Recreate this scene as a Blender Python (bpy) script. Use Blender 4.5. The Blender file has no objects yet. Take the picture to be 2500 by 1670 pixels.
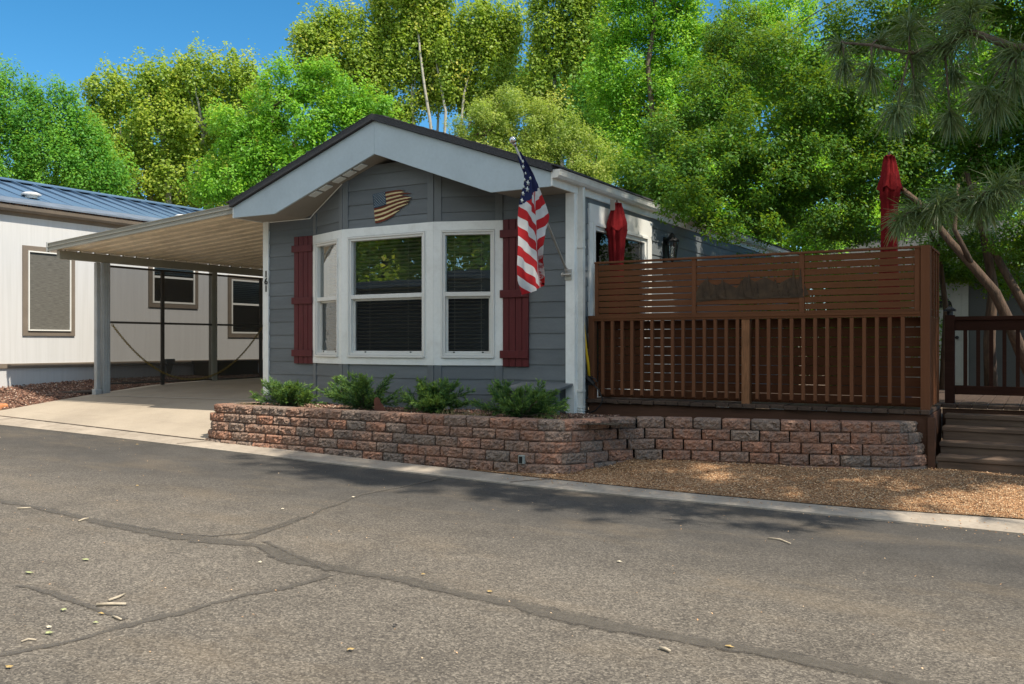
import bpy, math, random
import numpy as np
from mathutils import Vector, Matrix

S = bpy.context.scene
COL = S.collection
rad = math.radians

# ------------------------------------------------------------------ camera, sky, sun, exposure
EYE = 1.32
F = 2193.0                      # focal length in photo pixels (photo is 2500 wide)
YAW = rad(30.66)
CY, SY = math.cos(YAW), math.sin(YAW)
cam = bpy.data.cameras.new('camera'); cam.lens = 36 * F / 2500; cam.sensor_width = 36
cam.shift_y = 5 / 2500; cam.clip_end = 2000; cam.clip_start = 0.05
camo = bpy.data.objects.new('camera', cam); COL.objects.link(camo)
camo.location = (0, 0, EYE); camo.rotation_euler = (rad(90), 0, YAW)
S.camera = camo

FILL_CLOUD = 7.2
SUN_EL, SUN_AZ = 56.0, 96.0     # azimuth clockwise from +Y
w = bpy.data.worlds.new('World'); S.world = w; w.use_nodes = True
wn = w.node_tree
sky = wn.nodes.new('ShaderNodeTexSky'); sky.sky_type = 'NISHITA'; sky.sun_disc = False
sky.sun_elevation = rad(SUN_EL); sky.sun_rotation = rad(SUN_AZ)
sky.altitude = 1600; sky.air_density = 1.0; sky.dust_density = 0.2; sky.ozone_density = 3.0
hs = wn.nodes.new('ShaderNodeHueSaturation'); hs.inputs['Saturation'].default_value = 1.30; hs.inputs['Hue'].default_value = 0.488
hs.inputs['Value'].default_value = 0.88
wn.links.new(sky.outputs[0], hs.inputs['Color'])
# unseen broken cloud added overhead and behind the viewer to lift and whiten shade
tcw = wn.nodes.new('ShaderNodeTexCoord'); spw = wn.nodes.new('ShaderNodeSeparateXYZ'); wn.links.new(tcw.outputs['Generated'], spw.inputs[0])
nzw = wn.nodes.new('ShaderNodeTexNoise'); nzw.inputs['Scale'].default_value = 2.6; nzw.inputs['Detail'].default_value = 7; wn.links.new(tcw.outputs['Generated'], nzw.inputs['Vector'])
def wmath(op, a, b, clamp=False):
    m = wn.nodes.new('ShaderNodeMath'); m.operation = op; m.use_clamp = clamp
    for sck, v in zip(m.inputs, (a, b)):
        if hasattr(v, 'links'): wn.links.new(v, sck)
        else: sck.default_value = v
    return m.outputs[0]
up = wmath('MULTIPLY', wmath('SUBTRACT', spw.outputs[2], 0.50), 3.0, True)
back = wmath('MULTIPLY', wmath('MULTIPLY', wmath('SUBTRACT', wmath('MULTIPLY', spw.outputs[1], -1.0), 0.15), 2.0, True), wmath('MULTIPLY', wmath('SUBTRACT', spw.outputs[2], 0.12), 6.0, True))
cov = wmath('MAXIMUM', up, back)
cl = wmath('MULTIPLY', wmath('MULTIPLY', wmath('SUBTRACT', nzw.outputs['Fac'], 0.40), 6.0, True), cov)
mxw = wn.nodes.new('ShaderNodeMix'); mxw.data_type = 'RGBA'; wn.links.new(cl, mxw.inputs[0]); wn.links.new(hs.outputs[0], mxw.inputs[6]); mxw.inputs[7].default_value = (FILL_CLOUD * 1.0, FILL_CLOUD * 0.97, FILL_CLOUD * 0.92, 1)
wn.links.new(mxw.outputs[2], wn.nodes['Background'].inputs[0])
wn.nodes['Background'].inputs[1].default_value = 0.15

sun = bpy.data.lights.new('sun', 'SUN'); sun.energy = 5.0; sun.angle = rad(0.53); sun.color = (1.0, 0.90, 0.76)
suno = bpy.data.objects.new('sun', sun); COL.objects.link(suno)
sd = Vector((math.cos(rad(SUN_EL)) * math.sin(rad(SUN_AZ)), math.cos(rad(SUN_EL)) * math.cos(rad(SUN_AZ)), math.sin(rad(SUN_EL))))
suno.rotation_euler = sd.to_track_quat('Z', 'Y').to_euler(); suno.location = sd * 60
S.view_settings.view_transform = 'Standard'; S.view_settings.look = 'None'
S.view_settings.gamma = 1; S.view_settings.use_curve_mapping = False
S.view_settings.exposure = 0.46
S.render.engine = 'CYCLES'
S.cycles.max_bounces = 10; S.cycles.transparent_max_bounces = 24; S.cycles.diffuse_bounces = 5
S.cycles.use_denoising = True
S.cycles.sample_clamp_indirect = 6

# ------------------------------------------------------------------ photo pixel -> point on a plane of the place
def _ray(x, y):
    u = (x - 1250) / F
    return (-SY + u * CY, CY + u * SY, -(y - 840) / F)
def PX(x, y, X0):
    a, b, c = _ray(x, y); d = X0 / a; return Vector((X0, b * d, EYE + c * d))
def PY(x, y, Y0):
    a, b, c = _ray(x, y); d = Y0 / b; return Vector((a * d, Y0, EYE + c * d))
def PG(x, y, e=0.0):            # the road plane
    a, b, c = _ray(x, y); d = (EYE - e) / (-0.0148 * a - c); return Vector((a * d, b * d, EYE + c * d))
def PD(x, y, d):
    a, b, c = _ray(x, y); return Vector((a * d, b * d, EYE + c * d))

# ------------------------------------------------------------------ materials
MATS = {}
def nd(nt, t, **kw):
    n = nt.nodes.new(t)
    for k, v in kw.items():
        if k in n.inputs.keys():
            n.inputs[k].default_value = v
        else:
            setattr(n, k, v)
    return n
def mx(nt, fac, a, b, blend='MIX'):
    m = nt.nodes.new('ShaderNodeMix'); m.data_type = 'RGBA'; m.blend_type = blend
    for s, v in ((m.inputs[0], fac), (m.inputs[6], a), (m.inputs[7], b)):
        if hasattr(v, 'links'): nt.links.new(v, s)
        elif isinstance(v, (int, float)): s.default_value = v
        else: s.default_value = (*v, 1)
    return m.outputs[2]
def math_(nt, op, a, b=0.0, c=0.0, clamp=False):
    m = nt.nodes.new('ShaderNodeMath'); m.operation = op; m.use_clamp = clamp
    for s, v in zip(m.inputs, (a, b, c)):
        if hasattr(v, 'links'): nt.links.new(v, s)
        else: s.default_value = v
    return m.outputs[0]
def ramp(nt, fac, stops):
    r = nt.nodes.new('ShaderNodeValToRGB')
    el = r.color_ramp.elements
    while len(el) < len(stops): el.new(0.5)
    for e, (p, c) in zip(el, stops):
        e.position = p; e.color = (*c, 1) if len(c) == 3 else c
    nt.links.new(fac, r.inputs[0]); return r.outputs[0]
def g(v): return (v, v, v)
def coord(nt, scale=(1, 1, 1), rot=(0, 0, 0)):
    t = nt.nodes.new('ShaderNodeTexCoord'); m = nt.nodes.new('ShaderNodeMapping')
    m.inputs['Scale'].default_value = scale; m.inputs['Rotation'].default_value = rot
    nt.links.new(t.outputs['Object'], m.inputs[0]); return m.outputs[0]
def noise(nt, co, scale, detail=3.0, rough=0.55, dist=0.0):
    n = nd(nt, 'ShaderNodeTexNoise', Scale=scale, Detail=detail, Roughness=rough, Distortion=dist)
    nt.links.new(co, n.inputs['Vector']); return n.outputs['Fac']
def voro(nt, co, scale, out='Color', feature='F1'):
    n = nd(nt, 'ShaderNodeTexVoronoi', Scale=scale, feature=feature); nt.links.new(co, n.inputs['Vector']); return n.outputs[out]
def bump(nt, bs, h, strength=0.3, dist=0.01):
    b = nd(nt, 'ShaderNodeBump', Strength=strength, Distance=dist)
    nt.links.new(h, b.inputs['Height']); nt.links.new(b.outputs[0], bs.inputs['Normal']); return b
def new(name):
    m = bpy.data.materials.new(name); m.use_nodes = True; nt = m.node_tree
    bs = nt.nodes['Principled BSDF']; MATS[name] = m; return m, nt, bs
def paint(name, rgb, rough=0.5, var=0.08, scale=3.0, bs_=0.05, bscale=120, spec=0.35, stretch=(1, 1, 1), metal=0.0, dirt=None, dirt_amt=0.25):
    m, nt, bs = new(name)
    co = coord(nt, stretch)
    a = noise(nt, co, scale, 4); b = noise(nt, co, scale * 14, 3)
    f = math_(nt, 'ADD', math_(nt, 'MULTIPLY', a, 0.65), math_(nt, 'MULTIPLY', b, 0.35))
    lo = tuple(c * (1 - 2 * var) for c in rgb); hi = tuple(min(1, c * (1 + 2 * var)) for c in rgb)
    c = ramp(nt, f, [(0.3, lo), (0.7, hi)])
    if dirt:
        dfac = ramp(nt, noise(nt, co, scale * 2.3, 6, 0.65), [(0.5, g(0)), (0.72, g(dirt_amt))])
        c = mx(nt, dfac, c, dirt)
    if name == 'siding_grey':
        c = mx(nt, 1.0, c, ramp(nt, nd(nt, 'ShaderNodeAttribute', attribute_name='tint').outputs['Fac'], [(0.0, g(.86)), (1.0, g(1.12))]), 'MULTIPLY')
    nt.links.new(c, bs.inputs['Base Color'])
    bs.inputs['Roughness'].default_value = rough; bs.inputs['Specular IOR Level'].default_value = spec
    bs.inputs['Metallic'].default_value = metal
    if bs_: bump(nt, bs, noise(nt, co, bscale, 3), bs_, 0.004)
    return m
def wood(name, rgb, axis=0, rough=0.65, var=0.22, grain=3.0, bs_=0.25, spec=0.2):
    st = [16, 16, 16]; st[axis] = 0.9
    m, nt, bs = new(name)
    co = coord(nt, tuple(st)); co2 = coord(nt)
    a = noise(nt, co, grain, 5, 0.6, 0.3); b = noise(nt, co2, 2.2, 3)
    f = math_(nt, 'ADD', math_(nt, 'MULTIPLY', a, 0.6), math_(nt, 'MULTIPLY', b, 0.4))
    lo = tuple(c * (1 - var * 1.6) for c in rgb); hi = tuple(min(1, c * (1 + var * 1.6)) for c in rgb)
    nt.links.new(ramp(nt, f, [(0.3, lo), (0.7, hi)]), bs.inputs['Base Color'])
    bs.inputs['Roughness'].default_value = rough; bs.inputs['Specular IOR Level'].default_value = spec
    bump(nt, bs, a, bs_, 0.004)
    return m

# painted and plain surfaces
paint('siding_grey', (0.130, 0.146, 0.155), 0.55, 0.08, 2.0, 0.2, 160, 0.3, (1, 1, 6))
paint('trim_grey', (0.142, 0.157, 0.164), 0.55, 0.05, 2.0, 0.1, 140, 0.3, (6, 6, 1))
paint('trim_white', (0.78, 0.80, 0.77), 0.5, 0.04, 2.0, 0.10, 110, 0.35, (1, 1, 1), 0, (0.42, 0.40, 0.34), 0.25)
paint('fascia_paint', (0.43, 0.515, 0.56), 0.5, 0.05, 2.0, 0.25, 110, 0.35)
paint('vinyl_white', (0.70, 0.70, 0.66), 0.35, 0.02, 3.0, 0.0)
paint('gutter_white', (0.66, 0.66, 0.62), 0.35, 0.04, 2.0, 0.0, dirt=(0.35, 0.32, 0.27), dirt_amt=0.35)
paint('shutter_red', (0.100, 0.016, 0.018), 0.5, 0.12, 3.0, 0.15, 90, 0.3, (8, 8, 1))
paint('soffit', (0.27, 0.25, 0.215), 0.7, 0.05, 2.0, 0.05, 80)
paint('dark_grey', (0.06, 0.062, 0.066), 0.6, 0.1)
paint('black', (0.012, 0.012, 0.013), 0.5, 0.1)
paint('skirt_grey', (0.10, 0.108, 0.115), 0.6, 0.1)
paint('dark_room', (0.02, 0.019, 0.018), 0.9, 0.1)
paint('blind', (0.55, 0.52, 0.46), 0.6, 0.05)
paint('blind_white', (0.62, 0.66, 0.62), 0.6, 0.05)
paint('chrome', (0.62, 0.62, 0.62), 0.15, 0.03, metal=1.0, bs_=0)
paint('steel', (0.50, 0.48, 0.44), 0.4, 0.08, metal=0.55, bs_=0)
paint('red_cloth', (0.175, 0.012, 0.014), 0.9, 0.22, 6, 0.25, 220, 0.1)
paint('yellow_hose', (0.62, 0.40, 0.02), 0.4, 0.05)
paint('rust', (0.11, 0.042, 0.027), 0.85, 0.2, 12, 0.2, 140)
paint('neighbour_brown', (0.175, 0.145, 0.115), 0.6, 0.08, 3)
paint('carport_beige', (0.78, 0.67, 0.49), 0.45, 0.08, 1.5, 0.0, dirt=(0.2, 0.16, 0.11), dirt_amt=0.4)
paint('carport_trim', (0.30, 0.29, 0.24), 0.4, 0.06, 2, 0.0)
paint('carport_post', (0.36, 0.375, 0.37), 0.4, 0.07, 2, 0.0, dirt=(0.25, 0.22, 0.18), dirt_amt=0.35)
paint('bronze', (0.055, 0.047, 0.038), 0.45, 0.1, 3, 0.0)
paint('chain_yellow', (0.22, 0.15, 0.03), 0.5, 0.2, 20, 0.0)
paint('plastic_grey', (0.10, 0.10, 0.10), 0.5, 0.08)
paint('bin_brown', (0.045, 0.032, 0.024), 0.6, 0.1)
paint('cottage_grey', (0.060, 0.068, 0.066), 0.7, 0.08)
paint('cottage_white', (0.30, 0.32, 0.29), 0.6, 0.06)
paint('leaf_dry', (0.42, 0.30, 0.12), 0.7, 0.2, 30)
paint('leaf_green', (0.34, 0.37, 0.18), 0.7, 0.2, 30)
paint('leaf_pale', (0.62, 0.56, 0.42), 0.7, 0.1, 30)
paint('twig', (0.42, 0.36, 0.27), 0.8, 0.2, 20)
paint('plaque_navy', (0.016, 0.045, 0.080), 0.6, 0.25, 14)
paint('plaque_star', (0.62, 0.66, 0.62), 0.6, 0.08)
wood('plaque_red', (0.13, 0.030, 0.016), 0, 0.6, 0.35, 4)
wood('plaque_cream', (0.62, 0.50, 0.27), 0, 0.6, 0.2, 4)
paint('plaque_edge', (0.03, 0.022, 0.016), 0.7, 0.2)
wood('fence_wood', (0.135, 0.058, 0.028), 0, 0.8, 0.10, 3, 0.2, 0.08)
wood('fence_wood_upright', (0.150, 0.066, 0.034), 2, 0.8, 0.10, 3, 0.2, 0.08)
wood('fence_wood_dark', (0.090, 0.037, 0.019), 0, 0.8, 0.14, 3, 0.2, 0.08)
wood('fence_post_worn', (0.24, 0.115, 0.055), 2, 0.8, 0.35, 10, 0.6)
wood('deck_board', (0.070, 0.048, 0.036), 1, 0.7, 0.25, 3, 0.3)
wood('deck_beam', (0.085, 0.042, 0.026), 0, 0.7, 0.15, 3, 0.3)
wood('railing_wood', (0.034, 0.015, 0.010), 0, 0.8, 0.15, 3, 0.2, 0.08)
wood('stair_wood', (0.125, 0.088, 0.064), 0, 0.7, 0.3, 3, 0.4)
paint('sign_metal', (0.052, 0.033, 0.018), 0.7, 0.3, 14)
paint('roof_light_cap', (0.70, 0.70, 0.68), 0.4, 0.05)

# asphalt shingles
m, nt, bs = new('shingles')
co = coord(nt)
c1 = ramp(nt, noise(nt, co, 90, 2), [(0.3, (0.022, 0.023, 0.026)), (0.7, (0.07, 0.072, 0.078))])
nt.links.new(c1, bs.inputs['Base Color']); bs.inputs['Roughness'].default_value = 0.9
bump(nt, bs, noise(nt, co, 60, 3), 0.5, 0.01)

# blue metal roof of the neighbour
m, nt, bs = new('blue_metal'); co = coord(nt)
nt.links.new(ramp(nt, noise(nt, co, 1.5, 4), [(0.3, (0.070, 0.125, 0.200)), (0.7, (0.092, 0.160, 0.250))]), bs.inputs['Base Color'])
bs.inputs['Roughness'].default_value = 0.42; bs.inputs['Specular IOR Level'].default_value = 0.5
m, nt, bs = new('blue_metal_dusty'); co = coord(nt)
nt.links.new(ramp(nt, noise(nt, co, 5, 5), [(0.3, (0.10, 0.13, 0.17)), (0.7, (0.15, 0.185, 0.235))]), bs.inputs['Base Color'])
bs.inputs['Roughness'].default_value = 0.6

# neighbour grooved plywood wall: grooves every 0.2 m along Y
m, nt, bs = new('grooved_wall'); co = coord(nt)
sep = nt.nodes.new('ShaderNodeSeparateXYZ'); nt.links.new(co, sep.inputs[0])
yy = math_(nt, 'FRACT', math_(nt, 'MULTIPLY', sep.outputs[1], 5.0))
gr = math_(nt, 'LESS_THAN', yy, 0.045)
streak = noise(nt, coord(nt, (1, 9, 0.4)), 2.0, 4)
basec = ramp(nt, streak, [(0.30, (0.52, 0.525, 0.52)), (0.62, (0.57, 0.575, 0.575))])
nt.links.new(mx(nt, math_(nt, 'MULTIPLY', gr, 0.10), basec, (0.4, 0.39, 0.35)), bs.inputs['Base Color'])
bs.inputs['Roughness'].default_value = 0.6
bump(nt, bs, math_(nt, 'SUBTRACT', 1.0, gr), 0.15, 0.004)

# woven sunscreen fabric
m, nt, bs = new('sunscreen_fabric'); co = coord(nt, (1, 3, 60))
nt.links.new(ramp(nt, noise(nt, co, 3, 3, 0.7), [(0.3, (0.060, 0.058, 0.050)), (0.7, (0.16, 0.155, 0.135))]), bs.inputs['Base Color'])
bs.inputs['Roughness'].default_value = 0.9

# see-through shade mesh of the carport side
m, nt, bs = new('shade_mesh')
out = nt.nodes['Material Output']; tr = nt.nodes.new('ShaderNodeBsdfTransparent'); ms = nt.nodes.new('ShaderNodeMixShader')
bs.inputs['Base Color'].default_value = (0.055, 0.050, 0.040, 1); bs.inputs['Roughness'].default_value = 0.9
ms.inputs[0].default_value = 0.70
nt.links.new(tr.outputs[0], ms.inputs[1]); nt.links.new(bs.outputs[0], ms.inputs[2]); nt.links.new(ms.outputs[0], out.inputs[0])

# glass
def glass(name, base, body=0.0, wav=0.0, wscale=6):
    m, nt, bs = new(name)
    out = nt.nodes['Material Output']; nt.nodes.remove(bs)
    tr = nt.nodes.new('ShaderNodeBsdfTransparent'); tr.inputs[0].default_value = (0.82, 0.86, 0.84, 1)
    gl = nt.nodes.new('ShaderNodeBsdfGlossy'); gl.inputs['Roughness'].default_value = 0.0
    gl.inputs['Color'].default_value = (0.95, 0.97, 0.95, 1)
    fr = nd(nt, 'ShaderNodeFresnel', IOR=1.5)
    fac = math_(nt, 'ADD', math_(nt, 'MULTIPLY', fr.outputs[0], 1.2), base, clamp=True)
    ms = nt.nodes.new('ShaderNodeMixShader'); nt.links.new(fac, ms.inputs[0])
    nt.links.new(tr.outputs[0], ms.inputs[1]); nt.links.new(gl.outputs[0], ms.inputs[2])
    res = ms.outputs[0]
    if body:
        df = nt.nodes.new('ShaderNodeBsdfDiffuse'); df.inputs[0].default_value = (0.025, 0.025, 0.025, 1)
        m2 = nt.nodes.new('ShaderNodeMixShader'); m2.inputs[0].default_value = body
        nt.links.new(res, m2.inputs[1]); nt.links.new(df.outputs[0], m2.inputs[2]); res = m2.outputs[0]
    h = noise(nt, coord(nt), wscale, 2)
    b = nd(nt, 'ShaderNodeBump', Strength=wav, Distance=0.02); nt.links.new(h, b.inputs['Height'])
    nt.links.new(b.outputs[0], gl.inputs['Normal'])
    nt.links.new(res, out.inputs[0]); return m
glass('glass', 0.24, 0.0, 0.02, 3)
glass('glass_dim', 0.02, 0.0, 0.01, 3)
glass('glass_screened', 0.015, 0.38, 0.01, 3)
glass('glass_wavy', 0.10, 0.25, 0.35, 9)

# ground materials
m, nt, bs = new('asphalt'); co = coord(nt)
sep = nt.nodes.new('ShaderNodeSeparateXYZ'); nt.links.new(co, sep.inputs[0])
big = noise(nt, co, 0.55, 5, 0.6); mid = noise(nt, co, 3.2, 4, 0.6)
yv = math_(nt, 'ADD', sep.outputs[1], math_(nt, 'MULTIPLY', big, 2.4))
smooth = ramp(nt, math_(nt, 'MULTIPLY', math_(nt, 'SUBTRACT', yv, 5.6), 0.6, clamp=True), [(0.0, g(0)), (1.0, g(1))])
st = voro(nt, co, 115, 'Color'); sg = nt.nodes.new('ShaderNodeSeparateColor'); nt.links.new(st, sg.inputs[0])
fine = noise(nt, co, 210, 3, 0.75); fin2 = noise(nt, co, 38, 4, 0.7)
spk = math_(nt, 'ADD', math_(nt, 'ADD', math_(nt, 'MULTIPLY', sg.outputs[0], 0.34), math_(nt, 'MULTIPLY', fine, 0.42)), math_(nt, 'MULTIPLY', fin2, 0.24))
rough_c = ramp(nt, spk, [(0.26, (0.042, 0.038, 0.033)), (0.42, (0.096, 0.085, 0.071)), (0.58, (0.148, 0.131, 0.108)), (0.74, (0.29, 0.258, 0.208))])
smooth_c = ramp(nt, spk, [(0.25, (0.042, 0.040, 0.037)), (0.55, (0.069, 0.065, 0.059)), (0.80, (0.114, 0.105, 0.093))])
c = mx(nt, smooth, rough_c, smooth_c)
c = mx(nt, 1.0, c, ramp(nt, math_(nt, 'ADD', math_(nt, 'MULTIPLY', big, 0.55), math_(nt, 'MULTIPLY', mid, 0.45)), [(0.32, g(0.72)), (0.5, g(0.98)), (0.68, g(1.22))]), 'MULTIPLY')
dust = ramp(nt, noise(nt, coord(nt, (0.5, 1.3, 1)), 1.1, 7, 0.72), [(0.50, g(0)), (0.74, g(0.42))])
c = mx(nt, math_(nt, 'MULTIPLY', dust, ramp(nt, fine, [(0.35, g(0.3)), (0.6, g(1))])), c, (0.235, 0.180, 0.115))
nt.links.new(c, bs.inputs['Base Color']); bs.inputs['Roughness'].default_value = 0.85; bs.inputs['Specular IOR Level'].default_value = 0.25
bump(nt, bs, spk, 0.55, 0.006)

m, nt, bs = new('crack_seal'); co = coord(nt)
at = nd(nt, 'ShaderNodeAttribute', attribute_name='edge')
n1 = noise(nt, co, 16, 5, 0.7)
c = ramp(nt, noise(nt, co, 24, 5, 0.65), [(0.3, (0.085, 0.076, 0.062)), (0.7, (0.135, 0.121, 0.099))])
ec = math_(nt, 'ADD', at.outputs['Fac'], math_(nt, 'MULTIPLY', math_(nt, 'SUBTRACT', noise(nt, co, 9, 4), 0.5), 1.2))
c = mx(nt, ramp(nt, ec, [(0.45, g(0.85)), (0.80, g(0))]), c, (0.035, 0.031, 0.027))
nt.links.new(c, bs.inputs['Base Color']); bs.inputs['Roughness'].default_value = 0.7
fac = math_(nt, 'ADD', at.outputs['Fac'], math_(nt, 'MULTIPLY', math_(nt, 'SUBTRACT', n1, 0.5), 3.2))
fac = math_(nt, 'MULTIPLY', math_(nt, 'MULTIPLY', math_(nt, 'SUBTRACT', fac, 0.18), 1.5, clamp=True), 0.62)
tr = nt.nodes.new('ShaderNodeBsdfTransparent'); ms = nt.nodes.new('ShaderNodeMixShader')
nt.links.new(fac, ms.inputs[0]); nt.links.new(tr.outputs[0], ms.inputs[1]); nt.links.new(bs.outputs[0], ms.inputs[2])
nt.links.new(ms.outputs[0], nt.nodes['Material Output'].inputs[0])
bump(nt, bs, n1, 0.3, 0.006)

m, nt, bs = new('concrete'); co = coord(nt)
a = noise(nt, co, 0.9, 6, 0.62); b = noise(nt, co, 70, 3)
c = ramp(nt, a, [(0.28, (0.29, 0.250, 0.200)), (0.55, (0.375, 0.325, 0.258)), (0.75, (0.41, 0.355, 0.283))])
c = mx(nt, 1.0, c, ramp(nt, b, [(0.25, g(0.86)), (0.75, g(1.1))]), 'MULTIPLY')
st = ramp(nt, noise(nt, coord(nt, (0.5, 3.0, 1)), 1.4, 6, 0.7), [(0.58, g(0)), (0.8, g(0.5))])
c = mx(nt, st, c, (0.22, 0.185, 0.15))
nt.links.new(c, bs.inputs['Base Color']); bs.inputs['Roughness'].default_value = 0.8; bs.inputs['Specular IOR Level'].default_value = 0.25
bump(nt, bs, b, 0.15, 0.004)
paint('kerb_concrete', (0.35, 0.305, 0.25), 0.85, 0.12, 2.5, 0.15, 70, 0.2, dirt=(0.2, 0.165, 0.13), dirt_amt=0.5)
paint('concrete_joint', (0.13, 0.10, 0.075), 0.9, 0.3, 20)
paint('joint_pale', (0.50, 0.46, 0.40), 0.8, 0.1, 10)
paint('foundation', (0.24, 0.235, 0.22), 0.8, 0.15, 2)

def gravel(name, stops, scale, bs_=0.9, dirt=None):
    m, nt, bs = new(name); co = coord(nt)
    v = voro(nt, co, scale, 'Color'); s1 = nt.nodes.new('ShaderNodeSeparateColor'); nt.links.new(v, s1.inputs[0])
    d = voro(nt, co, scale, 'Distance')
    c = ramp(nt, s1.outputs[0], stops)
    c = mx(nt, 1.0, c, ramp(nt, noise(nt, co, 2.0, 5), [(0.3, g(0.75)), (0.7, g(1.2))]), 'MULTIPLY')
    c = mx(nt, 1.0, c, ramp(nt, d, [(0.25, g(1.0)), (0.75, g(0.35))]), 'MULTIPLY')
    nt.links.new(c, bs.inputs['Base Color']); bs.inputs['Roughness'].default_value = 0.9; bs.inputs['Specular IOR Level'].default_value = 0.2
    bump(nt, bs, math_(nt, 'SUBTRACT', 1.0, d), bs_, 0.02); return m
gravel('tan_gravel', [(0.0, (0.30, 0.150, 0.070)), (0.4, (0.50, 0.275, 0.135)), (0.75, (0.62, 0.38, 0.20)), (1.0, (0.74, 0.54, 0.34))], 70)
gravel('brown_gravel', [(0.0, (0.06, 0.035, 0.026)), (0.5, (0.17, 0.085, 0.058)), (0.85, (0.27, 0.15, 0.10)), (1.0, (0.42, 0.32, 0.25))], 26)
gravel('bed_soil', [(0.0, (0.06, 0.045, 0.032)), (0.5, (0.13, 0.095, 0.065)), (0.85, (0.25, 0.185, 0.12)), (1.0, (0.42, 0.34, 0.24))], 38)
gravel('dirt', [(0.0, (0.12, 0.08, 0.05)), (0.6, (0.22, 0.15, 0.09)), (1.0, (0.30, 0.22, 0.14))], 14, 0.4)
m, nt, bs = new('stone_chip'); at = nd(nt, 'ShaderNodeAttribute', attribute_name='tint')
nt.links.new(ramp(nt, at.outputs['Fac'], [(0.0, (0.07, 0.040, 0.030)), (0.45, (0.19, 0.095, 0.065)), (0.8, (0.31, 0.18, 0.12)), (1.0, (0.50, 0.40, 0.32))]), bs.inputs['Base Color'])
bs.inputs['Roughness'].default_value = 0.9
m, nt, bs = new('tan_chip'); at = nd(nt, 'ShaderNodeAttribute', attribute_name='tint')
nt.links.new(ramp(nt, at.outputs['Fac'], [(0.0, (0.32, 0.16, 0.075)), (0.5, (0.54, 0.32, 0.16)), (1.0, (0.72, 0.54, 0.35))]), bs.inputs['Base Color'])
bs.inputs['Roughness'].default_value = 0.9
paint('sandstone', (0.48, 0.20, 0.085), 0.85, 0.2, 5, 0.5, 40)

# split-face blocks: colour per block
m, nt, bs = new('wall_block'); co = coord(nt)
at = nd(nt, 'ShaderNodeAttribute', attribute_name='tint')
base = ramp(nt, at.outputs['Fac'], [(0.0, (0.27, 0.215, 0.175)), (0.28, (0.315, 0.225, 0.175)), (0.45, (0.345, 0.210, 0.150)), (0.8, (0.375, 0.195, 0.128)), (1.0, (0.43, 0.230, 0.155))])
n1 = noise(nt, co, 12, 4, 0.6); n2 = noise(nt, co, 75, 3, 0.65)
c = mx(nt, ramp(nt, n1, [(0.42, g(0)), (0.62, g(0.55))]), base, (0.20, 0.165, 0.14))
c = mx(nt, 1.0, c, ramp(nt, n2, [(0.28, g(0.66)), (0.72, g(1.34))]), 'MULTIPLY')
nt.links.new(c, bs.inputs['Base Color']); bs.inputs['Roughness'].default_value = 0.92; bs.inputs['Specular IOR Level'].default_value = 0.2
hh = math_(nt, 'ADD', math_(nt, 'MULTIPLY', n2, 0.5), math_(nt, 'MULTIPLY', noise(nt, co, 28, 4, 0.65), 0.9))
bump(nt, bs, hh, 1.0, 0.03)

# foliage
def leafmat(name, stops, trans=0.48, tcol=(0.50, 0.68, 0.03), rough=0.5, spec=0.35):
    m, nt, bs = new(name)
    at = nd(nt, 'ShaderNodeAttribute', attribute_name='tint')
    c = ramp(nt, at.outputs['Fac'], stops)
    nt.links.new(c, bs.inputs['Base Color']); bs.inputs['Roughness'].default_value = rough; bs.inputs['Specular IOR Level'].default_value = spec
    tl = nt.nodes.new('ShaderNodeBsdfTranslucent')
    nt.links.new(mx(nt, 0.45, c, tcol), tl.inputs[0])
    ms = nt.nodes.new('ShaderNodeMixShader'); ms.inputs[0].default_value = trans
    nt.links.new(bs.outputs[0], ms.inputs[1]); nt.links.new(tl.outputs[0], ms.inputs[2])
    nt.links.new(ms.outputs[0], nt.nodes['Material Output'].inputs[0]); return m
leafmat('poplar_leaf', [(0.0, (0.165, 0.285, 0.040)), (0.5, (0.320, 0.450, 0.055)), (0.85, (0.500, 0.560, 0.080)), (1.0, (0.660, 0.620, 0.110))])
leafmat('ash_leaf', [(0.0, (0.094, 0.269, 0.025)), (0.5, (0.197, 0.476, 0.037)), (0.9, (0.361, 0.662, 0.058)), (1.0, (0.580, 0.745, 0.083))])
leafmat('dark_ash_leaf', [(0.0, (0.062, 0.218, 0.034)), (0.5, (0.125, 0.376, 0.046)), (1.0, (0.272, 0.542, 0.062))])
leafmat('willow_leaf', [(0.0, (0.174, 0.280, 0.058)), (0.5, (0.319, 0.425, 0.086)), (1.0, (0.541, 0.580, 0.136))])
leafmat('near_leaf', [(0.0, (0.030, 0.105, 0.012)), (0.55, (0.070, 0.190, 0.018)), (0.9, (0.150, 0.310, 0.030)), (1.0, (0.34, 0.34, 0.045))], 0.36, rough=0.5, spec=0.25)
leafmat('pine_needle', [(0.0, (0.055, 0.105, 0.040)), (0.6, (0.125, 0.185, 0.080)), (1.0, (0.25, 0.27, 0.12))], 0.25, rough=0.4, spec=0.5)
leafmat('juniper', [(0.0, (0.014, 0.046, 0.020)), (0.55, (0.042, 0.118, 0.042)), (1.0, (0.24, 0.38, 0.075))], 0.22, rough=0.55)
leafmat('dry_grass', [(0.0, (0.28, 0.22, 0.11)), (1.0, (0.45, 0.37, 0.18))], 0.2)
def bark(name, lo, hi, sc=(6, 6, 1.2)):
    m, nt, bs = new(name); co = coord(nt, sc); n1 = noise(nt, co, 4, 5, 0.65)
    nt.links.new(ramp(nt, n1, [(0.32, lo), (0.68, hi)]), bs.inputs['Base Color']); bs.inputs['Roughness'].default_value = 0.9
    bump(nt, bs, n1, 0.8, 0.02); return m
bark('pale_bark', (0.26, 0.24, 0.19), (0.52, 0.50, 0.42))
bark('dark_bark', (0.055, 0.042, 0.030), (0.15, 0.115, 0.08))
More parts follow.
